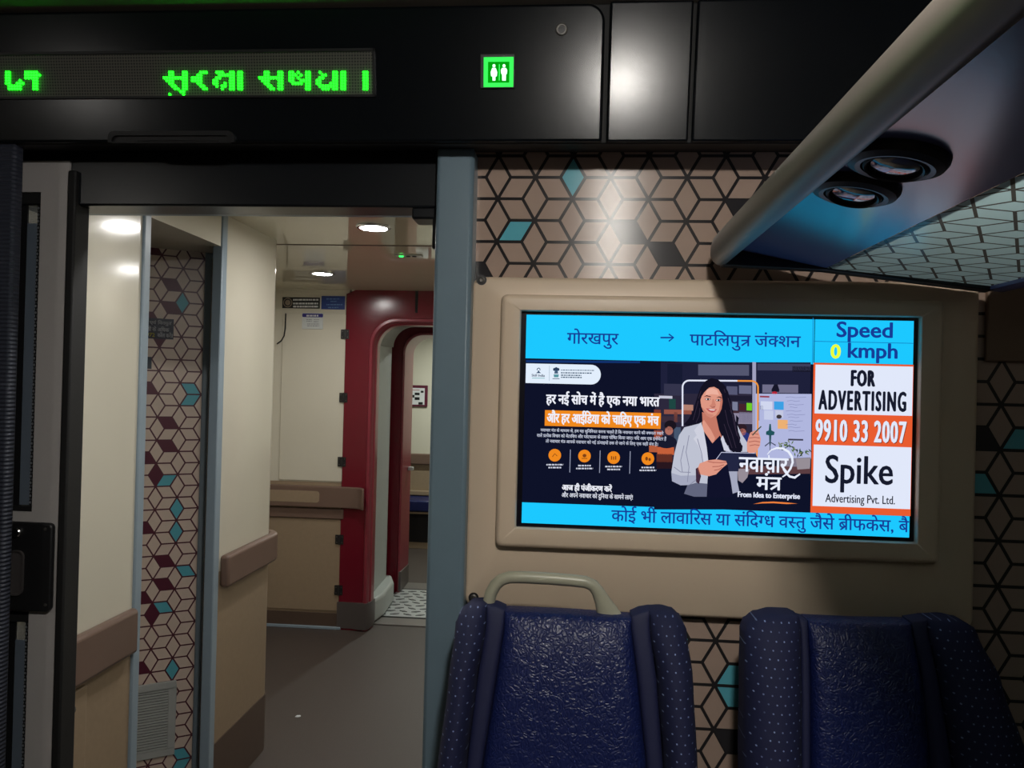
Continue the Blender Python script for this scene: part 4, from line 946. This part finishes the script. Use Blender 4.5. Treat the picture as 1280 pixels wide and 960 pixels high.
# ================================================================== VESTIBULE
# brown bumper rails
def railbox(name, pts, z0, z1, label):
    return build(name, MB().extrude([(x, y, z0) for x, y in pts], (0, 0, z1 - z0)), M_rail, None, label, 'bumper rail', 'brown bumper rails', bevel=0.012, segs=3, smooth=45)
railbox('bumper_rail', [(LX, 1.50), (LX + 0.032, 1.50), (LX + 0.032, 2.115), (LX + 0.02, 2.132), (LX, 2.132)], 0.762, 0.888, 'brown bumper rail nearest the sliding door, on the cream wall before the patterned door')
p_out = corner_path(0.036); p_in = corner_path(0.0)
railbox('bumper_rail', [(LX, 2.692)] + [(LX + 0.036, 2.692)] + p_out[1:-1] + [(-1.42, p_out[-1][1])] + [(-1.42, p_in[-1][1])] + list(reversed(p_in[1:-1])), 0.800, 0.918, 'brown bumper rail wrapping the rounded corner of the cream wall')
FX = lambda x, y: onY(x, y, FARY)
er = thing('bumper_rail', (-1.65, FARY, 0.765), 'brown bumper rail on the end wall, its end curling over the red gangway frame', 'bumper rail', 'brown bumper rails')
zr0, zr1 = 0.775, 0.908
o_ = [(-2.05, FARY), (-2.05, FARY - 0.045), (-1.40, FARY - 0.045), (-1.345, FARY - 0.052), (-1.31, FARY - 0.070), (-1.288, FARY - 0.105), (-1.278, FARY - 0.10), (-1.285, FARY - 0.066), (-1.302, FARY - 0.040), (-1.34, FARY - 0.022), (-1.40, FARY - 0.018), (-1.455, FARY - 0.018), (-1.456, FARY)]
build('rail_body', MB().extrude([(x, y, zr0) for x, y in o_], (0, 0, zr1 - zr0)), M_rail, er, bevel=0.008, segs=3, smooth=50)
ins = rrect(-2.04, FX(402, 625).x, zr0 + 0.03, zr1 - 0.03, 0.02, 4, (0, 1, 1, 0))
build('grip_inset', MB().extrude([(x, FARY - 0.0465, z) for x, z in ins], (0, 0.003, 0)), M_lower, er, label='paler inset strip')
build('lower_lip', B(-2.05, -1.43, FARY - 0.02, FARY, 0.70, 0.765), M_rail, er, bevel=0.006)

# toilet door in the angled alcove
TH = math.radians(33)
DEU = Vector((math.cos(TH), math.sin(TH), 0)); DEN = Vector((math.sin(TH), -math.cos(TH), 0)); DP = Vector((-1.36, 2.80, 0)); EV = Vector((0, 0, 1))
def dpx(x, y, w=0.0): p = onP(x, y, DP + DEN * w, DEN) - DP; return p.dot(DEU), p.z
td = thing('toilet_door', (-1.6, 2.62, 0), 'angled toilet door papered in a maroon and teal cube pattern', 'door')
us = dpx(249, 600)[0]
nd = dpx(229.2, 335.8)
spd_ = [dpx(*q) + (3,) for q in ((229, 379), (240, 485), (240, 499), (209, 598), (221, 633), (220, 662.5), (232.5, 711), (205, 755), (215.5, 832.5), (229, 935), (226, 950))]
spd_ += [dpx(*q) + (2,) for q in ((189, 313), (215.8, 355.8), (212.5, 384), (185, 392.5), (200, 427.5), (186.7, 483.3), (210.8, 526.7), (209, 555), (182.5, 570), (194, 590), (181, 656.7), (206.7, 697.5), (205, 727.5), (177.5, 742.5), (190, 764), (176, 829))]
mb = rhombille(DP, DEU, EV, -0.62, us, 0.03, 2.04, 0.0855, nd, 0.0052, spd_)
mb2 = MB(); obox(mb, DP, DEU, EV, -DEN, -0.62, us, 0.03, 2.04, 0.001, 0.03, 1)
build('patterned_panel', mb, [M_vtile, mat('door_pattern_maroon_line', rgb(84, 34, 48), 0.4), M_maroon, M_vteal], td, smooth=0)
mb = MB(); obox(mb, DP, DEU, EV, -DEN, us, us + 0.055, 0.0, 2.04, -0.012, 0.03)
build('steel_stile', mb, M_steel, td, bevel=0.004)
mb = MB(); obox(mb, DP, DEU, EV, -DEN, us + 0.022, us + 0.036, 0.0, 2.02, -0.016, -0.011)
build('stile_bead', mb, M_lock, td, bevel=0.002)
# ventilation grille
g0, g1 = dpx(221, 853), dpx(217, 945); gt = dpx(190, 854)[1]; gb = dpx(190, 947)[1]; gr = (g0[0] + g1[0]) / 2; gl_ = gr - 0.27
gv = MB(); fw = 0.026
for a in ((gl_, gr, gt - fw, gt), (gl_, gr, gb, gb + fw), (gl_, gl_ + fw, gb + fw, gt - fw), (gr - fw, gr, gb + fw, gt - fw)): obox(gv, DP, DEU, EV, DEN, a[0], a[1], a[2], a[3], 0.0, 0.010)
vg = build('vent_grille', gv, M_grille, td, label='pale louvred grille', bevel=0.002)
sl = MB(); ns = 22
for k in range(ns):
    z = gb + fw + (gt - gb - 2 * fw) * (k + 0.5) / ns
    q = lambda u, v, w: DP + DEU * u + EV * v + DEN * w
    sl.extrude([q(gl_ + fw, z - 0.0028, 0.002), q(gl_ + fw, z - 0.0040, 0.008), q(gl_ + fw, z + 0.0005, 0.008), q(gl_ + fw, z + 0.0025, 0.002)], DEU * (gr - gl_ - 2 * fw))
build('louvres', sl, M_grille, vg, smooth=0)
obm = MB(); obox(obm, DP, DEU, EV, DEN, gl_ + fw, gr - fw, gb + fw, gt - fw, 0.0005, 0.0012); build('dark_backing', obm, M_dark, vg, smooth=0)

M_signdark = mat('sign_dark_navy', rgb(26, 28, 46), 0.35)
M_signblue = mat('sign_blue', rgb(36, 62, 128), 0.35)
M_signwhite = mat('sign_white_ink', rgb(210, 212, 214), 0.5)
M_signyel = mat('sign_yellow_ink', rgb(206, 192, 60), 0.5)
def sign_on_door(name, x0, y0, x1, y1, m_, label, cat):
    t = thing(name, DP + DEU * dpx(x1, y1)[0] + EV * dpx(x1, y1)[1], label, cat)
    a, b = dpx(x1, (y0 + y1) / 2)[0], dpx(x0, (y0 + y1) / 2)[0]; xm = (max(x0, 178) + x1) / 2
    mb = MB(); obox(mb, DP, DEU, EV, DEN, b, a, dpx(xm, y1)[1], dpx(xm, y0)[1], 0.0, 0.002); build('plate', mb, m_, t, smooth=0)
    return t
nt_ = sign_on_door('notice_sticker', 150, 398, 217, 423.5, M_signdark, 'dark navy Hindi notice sticker high on the patterned toilet door', 'sign')
def dtext(mb, s, x0, y0, x1, y1, off=0.0006, mi=0, w=0.0025):
    ym, xm = (y0 + y1) / 2, (x0 + x1) / 2
    q = lambda u, v: DP + DEU * u + EV * v + DEN * w
    fit_text(mb, s, q(dpx(x0, ym)[0], dpx(xm, y0)[1]), q(dpx(x1, ym)[0], dpx(xm, y1)[1]), off, mi); return mb
mb = MB(); dtext(mb, 'धूम्रपान एवं विद्युत', 166, 399.8, 214.5, 406.6); dtext(mb, 'शिकायतों के अधिक', 168, 407.6, 211.5, 414.0); dtext(mb, 'कॉल करें।', 196.5, 415.2, 215.5, 421.8)
dtext(mb, '8643972', 168, 415.6, 193.5, 420.6, 0.0006, 1)
build('notice_lettering', mb, [M_signwhite, M_signyel], nt_, kind='flat', smooth=0)
t = sign_on_door('small_sign', 160, 446, 189.5, 461, mat('sign_teal_black', rgb(24, 40, 54), 0.35), 'small dark teal sign below the navy notice on the toilet door', 'sign')
mb = MB(); q = lambda u, v: DP + DEU * u + EV * v + DEN * 0.0025
a = dpx(176, 456); mb.poly([q(a[0], a[1]), q(a[0] + 0.006, a[1]), q(a[0] + 0.004, a[1] + 0.009)])
build('arrow_mark', mb, M_signwhite, t, kind='flat', smooth=0)
t = sign_on_door('red_sticker', 160, 475, 177.2, 495, mat('pale_sticker_rim', rgb(206, 196, 190), 0.4), 'red sticker with a pale rim under the small teal sign, half behind the post', 'sticker')
mb = MB(); a, b = dpx(162, 477.5), dpx(175.6, 492.5); obox(mb, DP, DEU, EV, DEN, a[0], b[0], b[1], a[1], 0.002, 0.003)
build('red_face', mb, mat('sticker_red', rgb(150, 40, 46), 0.4), t, smooth=0)

# small locker door low on the left wall
ld = thing('locker_door', (LX, 1.75, 0.12), 'small beige locker door with a lock under the first bumper rail', 'door')
yl = onX(104, 900, LX).y
build('door_panel', B(LX, LX + 0.009, 1.52, yl, 0.10, 0.742), M_lower, ld, bevel=0.003)
p = onX(85, 888, LX); build('lock', MB().lathe([(0.011, 0.009), (0.011, 0.014), (0.008, 0.016), (0.003, 0.016), (0.0025, 0.012), (0.0003, 0.012)], (LX, p.y, p.z), (1, 0, 0), 24, cap=False), M_lock, ld)
build('finger_slot', B(LX + 0.006, LX + 0.0105, 1.83, 1.866, 0.47, 0.60), M_black, ld, bevel=0.002)

# cabinet doors on the end wall with black hinges
def cabinet(name, x0, x1, z0, z1, m_, hinges, label):
    t = thing(name, ((x0 + x1) / 2, FARY, z0), label, 'cabinet door')
    build('door_panel', MB().extrude([(x, FARY, z) for x, z in rrect(x0, x1, z0, z1, 0.012, 4)], (0, -0.008, 0)), m_, t, bevel=0.002)
    for x, y in hinges:
        p = FX(x, y); mb = B(p.x - 0.026, p.x + 0.026, FARY - 0.016, FARY - 0.008, p.z - 0.030, p.z + 0.030)
        for a in (-0.016, 0.017):
            for b in (-0.018, 0.018): mb.lathe([(0.004, 0), (0.0036, 0.002), (0.0003, 0.0024)], (p.x + a, FARY - 0.016, p.z + b), (0, -1, 0), 8, 1, cap=False)
        h_ = build('hinge', mb, [M_black, M_screw], t)
        build('hinge_pin', MB().lathe([(0.006, -0.031), (0.006, 0.031)], (p.x + 0.002, FARY - 0.017, p.z), (0, 0, 1), 10), M_rackend, h_)
cabinet('wall_cabinet', -1.862, -1.447, 0.938, 2.006, M_cream, ((432, 418), (430, 497), (428, 577)), 'cream upper cabinet door on the end wall with three black hinges')
cabinet('wall_cabinet', -1.93, -1.447, 0.115, 0.695, M_lower, ((425, 674), (424, 737)), 'brown lower cabinet door on the end wall with two black hinges')
cb = [FX(358, 392), FX(357.5, 410), FX(356, 420), FX(352.5, 426), FX(347, 430)]
for p in cb: p.y = FARY - 0.012
build('cable', MB().tube(cb, 0.0042, 8), M_rubber, None, 'thin black cable curving down the left edge of the cream cabinet door', 'cable')
def sign_end(name, x0, y0, x1, y1, m_, label):
    a = FX(x0, (y0 + y1) / 2); b = FX(x1, (y0 + y1) / 2); t_, u_ = FX((x0 + x1) / 2, y0).z, FX((x0 + x1) / 2, y1).z
    t = thing(name, ((a.x + b.x) / 2, FARY, u_), label, 'sign'); build('plate', B(a.x, b.x, FARY - 0.005, FARY, u_, t_), m_, t, smooth=0); return t
def marks(mb, rows, Y, h, seed, mi=0):          # lines of print too small to read
    rnd = random.Random(seed)
    for x0, x1, y in rows:
        x = x0
        while x < x1:
            l = rnd.uniform(1.2, 4.2); a = onY(x, y, Y); b = onY(min(x + l, x1), y, Y)
            mb.poly([(a.x, Y, a.z - h / 2), (b.x, Y, b.z - h / 2), (b.x, Y, b.z + h / 2), (a.x, Y, a.z + h / 2)], mi); x += l + rnd.uniform(0.4, 0.9)
    return mb
s1 = sign_end('wall_sign', 353.3, 371.8, 400, 385.6, mat('sign_black', rgb(26, 30, 30), 0.35), 'black sign with a round crest and small print, left of the blue sign')
mb = MB(); p = onY(359.6, 378.2, FARY - 0.006)
mb.lathe([(0.030, 0.0), (0.030, 0.0012), (0.025, 0.0012)], (p.x, FARY - 0.005, p.z), (0, -1, 0), 24, cap=False); build('crest', mb.lathe([(0.018, 0.0), (0.010, 0.0012), (0.002, 0.0012)], (p.x, FARY - 0.005, p.z), (0, -1, 0), 18, cap=False), mat('crest_grey', rgb(140, 126, 112), 0.5), s1)
build('small_print', marks(MB(), ((366.5, 398, 374.8), (366.5, 397.6, 379.4), (366.5, 397.6, 383.2)), FARY - 0.0056, 0.011, 4), M_signwhite, s1, kind='flat', smooth=0)
s2 = sign_end('wall_sign', 402, 370.2, 431.3, 386.8, M_signblue, 'blue sign with faint print, right of the black crest sign')
build('small_print', marks(MB(), ((408, 424, 373.6), (413, 421, 376.8), (408, 428, 380.8), (410, 423, 384.4)), FARY - 0.0056, 0.007, 5), mat('faint_blue_print', rgb(96, 128, 176), 0.5), s2, kind='flat', smooth=0)
s3 = sign_end('paper_notice', 378.5, 391.4, 404.5, 411.5, mat('laminated_paper', rgb(200, 204, 204), 0.3), 'laminated paper notice with a purple heading, taped on the cream cabinet door')
for o in s3.children: o.location.y -= 0.009
a, b = FX(379, 392), FX(404.6, 397)
build('heading_strip', MB().extrude([(x, FARY - 0.0142, z) for x, z in rrect(a.x, b.x, b.z, a.z, 0.006, 3)], (0, -0.001, 0)), mat('purple_heading', rgb(46, 40, 120), 0.4), s3, smooth=0)
mb = marks(MB(), ((383, 398, 394.6),), FARY - 0.0155, 0.010, 6); marks(mb, ((383, 390, 399.4), (392.5, 399, 399.6), (383, 390, 401.6), (392, 398, 402.2), (384, 399, 405), (384, 399, 407.4)), FARY - 0.0145, 0.006, 7, 1)
build('small_print', mb, [M_signwhite, mat('grey_print', rgb(150, 154, 158), 0.5)], s3, kind='flat', smooth=0)

# scrap of paper on the floor
c = onZ(372, 896, 0.0)
pts = [(c.x + a, c.y + b, 0.0) for a, b in ((-0.012, -0.006), (0.004, -0.010), (0.014, 0.0), (0.006, 0.012), (-0.008, 0.008))]
build('paper_scrap', MB().extrude(pts, (0.002, 0.001, 0.004)), M_signwhite, None, 'tiny white scrap of paper lying on the brown vestibule floor', 'paper scrap', bevel=0.001)

# indicator strip on the vestibule ceiling
a, b = onZ(500, 319, CEIL), onZ(522, 321, CEIL)
it = thing('indicator_strip', a, 'slim ceiling indicator strip with a lit green lamp and two dark buttons', 'indicator')
build('strip_body', B(a.x - 0.02, b.x + 0.03, a.y - 0.022, a.y + 0.022, CEIL - 0.004, CEIL), M_grille, it, bevel=0.001)
build('green_lamp', MB().lathe([(0.011, 0.004), (0.009, 0.008), (0.0004, 0.010)], (onZ(503, 320, CEIL).x, a.y, CEIL), (0, 0, -1), 18, cap=False), glow('indicator_green', rgb(40, 255, 80), 4.0), it)
for x in (512, 519.5): build('button', MB().lathe([(0.011, 0.004), (0.010, 0.008), (0.0004, 0.0085)], (onZ(x, 320.5, CEIL).x, a.y, CEIL), (0, 0, -1), 18, cap=False), M_black, it)

# gangway frames
CX = -0.635
def arch(x0, x1, z1, r, y, n=10, z0=0.0):
    pts = [(x0, y, z0), (x0, y, z0 + 0.35 * (z1 - z0)), (x0, y, z1 - r)]
    pts += [(x0 + r - r * math.cos(math.radians(90 * i / n)), y, z1 - r + r * math.sin(math.radians(90 * i / n))) for i in range(1, n + 1)]
    pts += [(x1 - r + r * math.sin(math.radians(90 * i / n)), y, z1 - r + r * math.cos(math.radians(90 * i / n))) for i in range(0, n + 1)]
    return pts + [(x1, y, z0 + 0.35 * (z1 - z0)), (x1, y, z0)]
def outer(pts, x0, x1, z1, y):
    out = []; n = len(pts); h = n // 2
    for i, (x, _, z) in enumerate(pts):
        if i < 3: out.append((x0, y, z if i < 2 else z1 * 0.8))
        elif i >= n - 3: out.append((x1, y, z if i > n - 3 else z1 * 0.8))
        else:
            t = (i - 2) / (n - 5); s_ = t * 4
            out.append((x0, y, z1 * (0.8 + 0.2 * min(1, s_ * 1.6)))) if s_ < 0.625 else (out.append((x1, y, z1 * (0.8 + 0.2 * min(1, (4 - s_) * 1.6)))) if s_ > 3.375 else out.append((x0 + (x1 - x0) * (s_ - 0.625) / 2.75, y, z1)))
    return out
ix0, ix1 = -1.262, -0.012
i0 = arch(ix0 - 0.03, ix1 + 0.03, 1.985, 0.17, FARY - 0.012)
loops = [outer(i0, -1.452, 0.18, 2.172, FARY + 0.03), outer(i0, -1.452, 0.18, 2.172, FARY - 0.004), outer(i0, -1.446, 0.174, 2.17, FARY - 0.012), arch(ix0 - 0.06, ix1 + 0.06, 2.01, 0.19, FARY - 0.014), i0]
g1 = thing('gangway_doorway', (CX, FARY, 0), 'dark red gangway frame in the vestibule end wall, the nearer of the two', 'gangway frame', 'red gangway frames')
build('frame_face', MB().loft(loops, False), M_red, g1, smooth=50)
j = [arch(ix0 - 0.03, ix1 + 0.03, 1.985, 0.17, FARY - 0.012), arch(ix0 - 0.022, ix1 + 0.022, 1.98, 0.168, FARY - 0.022), arch(ix0 - 0.008, ix1 + 0.008, 1.966, 0.162, FARY - 0.024), arch(ix0, ix1, 1.958, 0.158, FARY - 0.012), arch(ix0 + 0.002, ix1 - 0.002, 1.956, 0.158, FARY + 0.02),
     arch(ix0 + 0.012, ix1 - 0.012, 1.946, 0.155, FARY + 0.03), arch(ix0 + 0.014, ix1 - 0.014, 1.944, 0.155, FARY + 0.09), arch(ix0 + 0.008, ix1 - 0.008, 1.95, 0.155, FARY + 0.11), arch(ix0 - 0.03, ix1 + 0.03, 1.98, 0.16, FARY + 0.12)]
build('jamb_lip', MB().loft(j, False), M_redlip, g1, smooth=40)
build('header_seam', B(onY(519.5, 380, FARY).x, onY(523, 380, FARY).x, FARY - 0.0145, FARY - 0.01, 2.02, 2.168), M_rubber, g1, bevel=0.001)
kp = [(-1.456, FARY - 0.016), (-1.36, FARY - 0.018), (-1.31, FARY - 0.034), (-1.268, FARY - 0.036), (-1.250, FARY - 0.014), (-1.240, FARY + 0.10), (-1.27, FARY + 0.11), (-1.275, FARY), (-1.31, FARY - 0.008), (-1.36, FARY - 0.004), (-1.456, FARY - 0.002)]
build('steel_kick_plate', MB().extrude([(x, y, 0.012) for x, y in kp], (0, 0, 0.165)), mat('brushed_kick_steel', rgb(112, 106, 104), 0.34, metal=0.6), g1, smooth=45)
# pale liner between the coaches, with its grey hood and rounded skirting
bl = thing('gangway_liner', (CX, 5.2, 0), 'pale grey gangway liner between the two red frames', 'gangway liner')
bx0_, bx1_ = -1.30, 0.03
lo = [arch(bx0_ + 0.01, bx1_ - 0.01, 1.97, 0.15, FARY + 0.11), arch(bx0_, bx1_, 1.985, 0.15, FARY + 0.2), arch(bx0_ - 0.012, bx1_ + 0.012, 1.99, 0.15, FARY + 0.45), arch(bx0_ - 0.02, bx1_ + 0.02, 2.0, 0.15, FARY + 0.7), arch(bx0_ - 0.055, bx1_ + 0.055, 2.01, 0.15, FARY + 0.86)]
build('liner_wall', MB().loft(lo, False), M_bellow, bl, smooth=60)
hd = [[(x + (0.015 if x < CX else -0.015), y, z - 0.012) for x, y, z in l if z > 1.80] for l in lo[1:4]]
build('hood', MB().loft(hd, False), mat('grey_hood', rgb(112, 110, 108), 0.5), bl, smooth=60)
sk = [(bx0_ - 0.02, 0.03 + FARY + 0.1), (bx0_ + 0.05, FARY + 0.13), (bx0_ + 0.075, FARY + 0.3), (bx0_ + 0.06, FARY + 0.62), (bx0_ + 0.0, FARY + 0.80), (bx0_ - 0.06, FARY + 0.80)]
build('rounded_skirting', MB().extrude([(x, y, 0.01) for x, y in sk], (0, 0, 0.15)), M_bellow, bl, bevel=0.02, segs=3, smooth=60)
# tread plate
tp = thing('tread_plate', (CX, 5.2, 0), 'shiny chequered metal tread plate on the gangway floor', 'tread plate')
build('plate', B(-1.29, 0.0, 5.03, 5.74, -0.03, 0.006), M_tread, tp, bevel=0.004)
mb = MB()
for i in range(14):
    for k in range(9):
        x = -1.255 + i * 0.088 + (k % 2) * 0.044; y = 5.10 + k * 0.072
        d = Vector((0.030, 0.012 if (i + k) % 2 else -0.012)); q_ = Vector((-d.y, d.x)) * 0.34
        mb.extrude([(x - d.x, y - d.y, 0.006), (x + q_.x, y + q_.y, 0.006), (x + d.x, y + d.y, 0.006), (x - q_.x, y - q_.y, 0.006)], (0, 0, 0.004))
build('raised_lozenges', mb, mat('lozenge_worn', rgb(110, 112, 112), 0.4, metal=0.4), tp, smooth=0)
build('sill', B(-1.33, 0.0, 4.87, 5.02, 0.0, 0.008), mat('dull_sill_metal', rgb(128, 124, 120), 0.4, metal=0.4), tp, bevel=0.002)
build('rubber_joint', B(-1.30, 0.0, 5.018, 5.034, 0.0, 0.012), M_rubber, tp)
build('far_sill', B(-1.36, 0.0, 5.74, 5.92, -0.01, 0.012), mat('dull_sill_metal', rgb(128, 124, 120), 0.4, metal=0.4), tp, bevel=0.002)
# second red frame
GY = 5.66
jx0 = onY(507, 600, GY + 0.1).x - 0.005; jx1 = 2 * CX - jx0
i0 = arch(jx0 - 0.02, jx1 + 0.02, 1.965, 0.15, GY - 0.004)
g2 = thing('gangway_doorway', (CX, GY, 0), 'dark red gangway frame of the neighbouring coach, seen through the nearer frame', 'gangway frame', 'red gangway frames')
build('frame_face', MB().loft([outer(i0, -1.42, 0.15, 2.15, GY + 0.05), outer(i0, -1.42, 0.15, 2.15, GY), i0], False), M_red, g2, smooth=50)
j = [i0, arch(jx0 - 0.012, jx1 + 0.012, 1.958, 0.148, GY - 0.014), arch(jx0, jx1, 1.946, 0.142, GY - 0.008), arch(jx0 + 0.004, jx1 - 0.004, 1.942, 0.14, GY + 0.05), arch(jx0 + 0.008, jx1 - 0.008, 1.938, 0.14, GY + 0.26), arch(jx0 - 0.03, jx1 + 0.03, 1.97, 0.15, GY + 0.28)]
build('jamb_lip', MB().loft(j, False), M_redlip, g2, smooth=40)
p = onY(507, 585, GY + 0.2)
build('door_catch', B(jx0 + 0.006, jx0 + 0.045, GY + 0.16, GY + 0.21, p.z - 0.015, p.z + 0.012), M_grille, g2, bevel=0.005)
build('steel_kick_plate', B(jx0 - 0.015, jx0 + 0.012, GY - 0.012, GY + 0.27, 0.012, 0.16), mat('brushed_kick_steel', rgb(112, 106, 104), 0.34, metal=0.6), g2, bevel=0.004)
# second coach's vestibule: framed evacuation sign, rail, fold-down seat
NP = lambda x, y: onY(x, y, NY)
a, b = NP(500, 481), NP(534.5, 508.5)
fs = thing('framed_sign', ((a.x + b.x) / 2, NY, b.z), 'square sign in a maroon frame on the cream wall beyond the gangway', 'sign')
mb = MB().extrude([(x, NY, z) for x, z in ((a.x, b.z), (b.x, b.z), (b.x, a.z), (a.x, a.z))], (0, -0.02, 0)); build('sign_frame', mb, M_maroon, fs, bevel=0.004)
c, d = NP(503, 484.5), NP(531, 506); build('white_face', B(c.x, d.x, NY - 0.022, NY - 0.02, d.z, c.z), M_signwhite, fs, smooth=0)
mb = MB()
for x0, y0, x1, y1 in ((509.5, 490.8, 516, 494), (519, 490.8, 525, 494), (509.5, 496, 516, 499.8), (519, 496.4, 525, 500), (523.6, 502.5, 529, 505.8), (526.5, 488.4, 530, 491), (516, 493.6, 518.6, 497)):
    p, q = NP(x0, y0), NP(x1, y1); mb.poly([(p.x, NY - 0.0225, p.z), (q.x, NY - 0.0225, p.z), (q.x, NY - 0.0225, q.z), (p.x, NY - 0.0225, q.z)], 0)
p, q = NP(511, 487), NP(525, 488); mb.poly([(p.x, NY - 0.0225, p.z), (q.x, NY - 0.0225, p.z), (q.x, NY - 0.0225, q.z), (p.x, NY - 0.0225, q.z)], 1)
build('black_symbols', mb, [M_black, mat('sticker_red', rgb(150, 40, 46), 0.4)], fs, kind='flat', smooth=0)
z0, z1 = NP(530, 580.5).z, NP(530, 567).z
build('bumper_rail', B(-2.0, 0.2, NY - 0.04, NY, z0, z1), M_rail, None, 'brown bumper rail beyond the gangway, above the blue fold down seat', 'bumper rail', 'brown bumper rails', bevel=0.012, segs=3)
st = thing('fold_down_seat', (-1.35, NY - 0.2, 0), 'blue fold down seat against the wall beyond the gangway', 'seat')
SYF = NY - 0.36
p = onY(530, 626, SYF); q = onY(530, 640.5, SYF)
build('seat_cushion', B(-1.75, onY(536.5, 630, SYF).x + 0.01, SYF, NY - 0.03, q.z, p.z), M_leather, st, bevel=0.018, segs=3)
build('seat_shelf', B(-1.85, -0.9, NY - 0.06, NY, p.z + 0.005, p.z + 0.05), M_lower, st, bevel=0.006)
build('seat_pan', B(-1.75, -1.12, SYF + 0.01, NY - 0.03, q.z - 0.02, q.z), M_lower, st, bevel=0.004)
build('seat_box', B(-1.72, -1.14, SYF + 0.1, NY - 0.03, 0.05, q.z - 0.02), M_dark, st, bevel=0.004)
build('foot_bar', B(-1.72, -1.14, SYF + 0.09, NY - 0.03, 0.0, 0.06), M_lower, st, bevel=0.004)
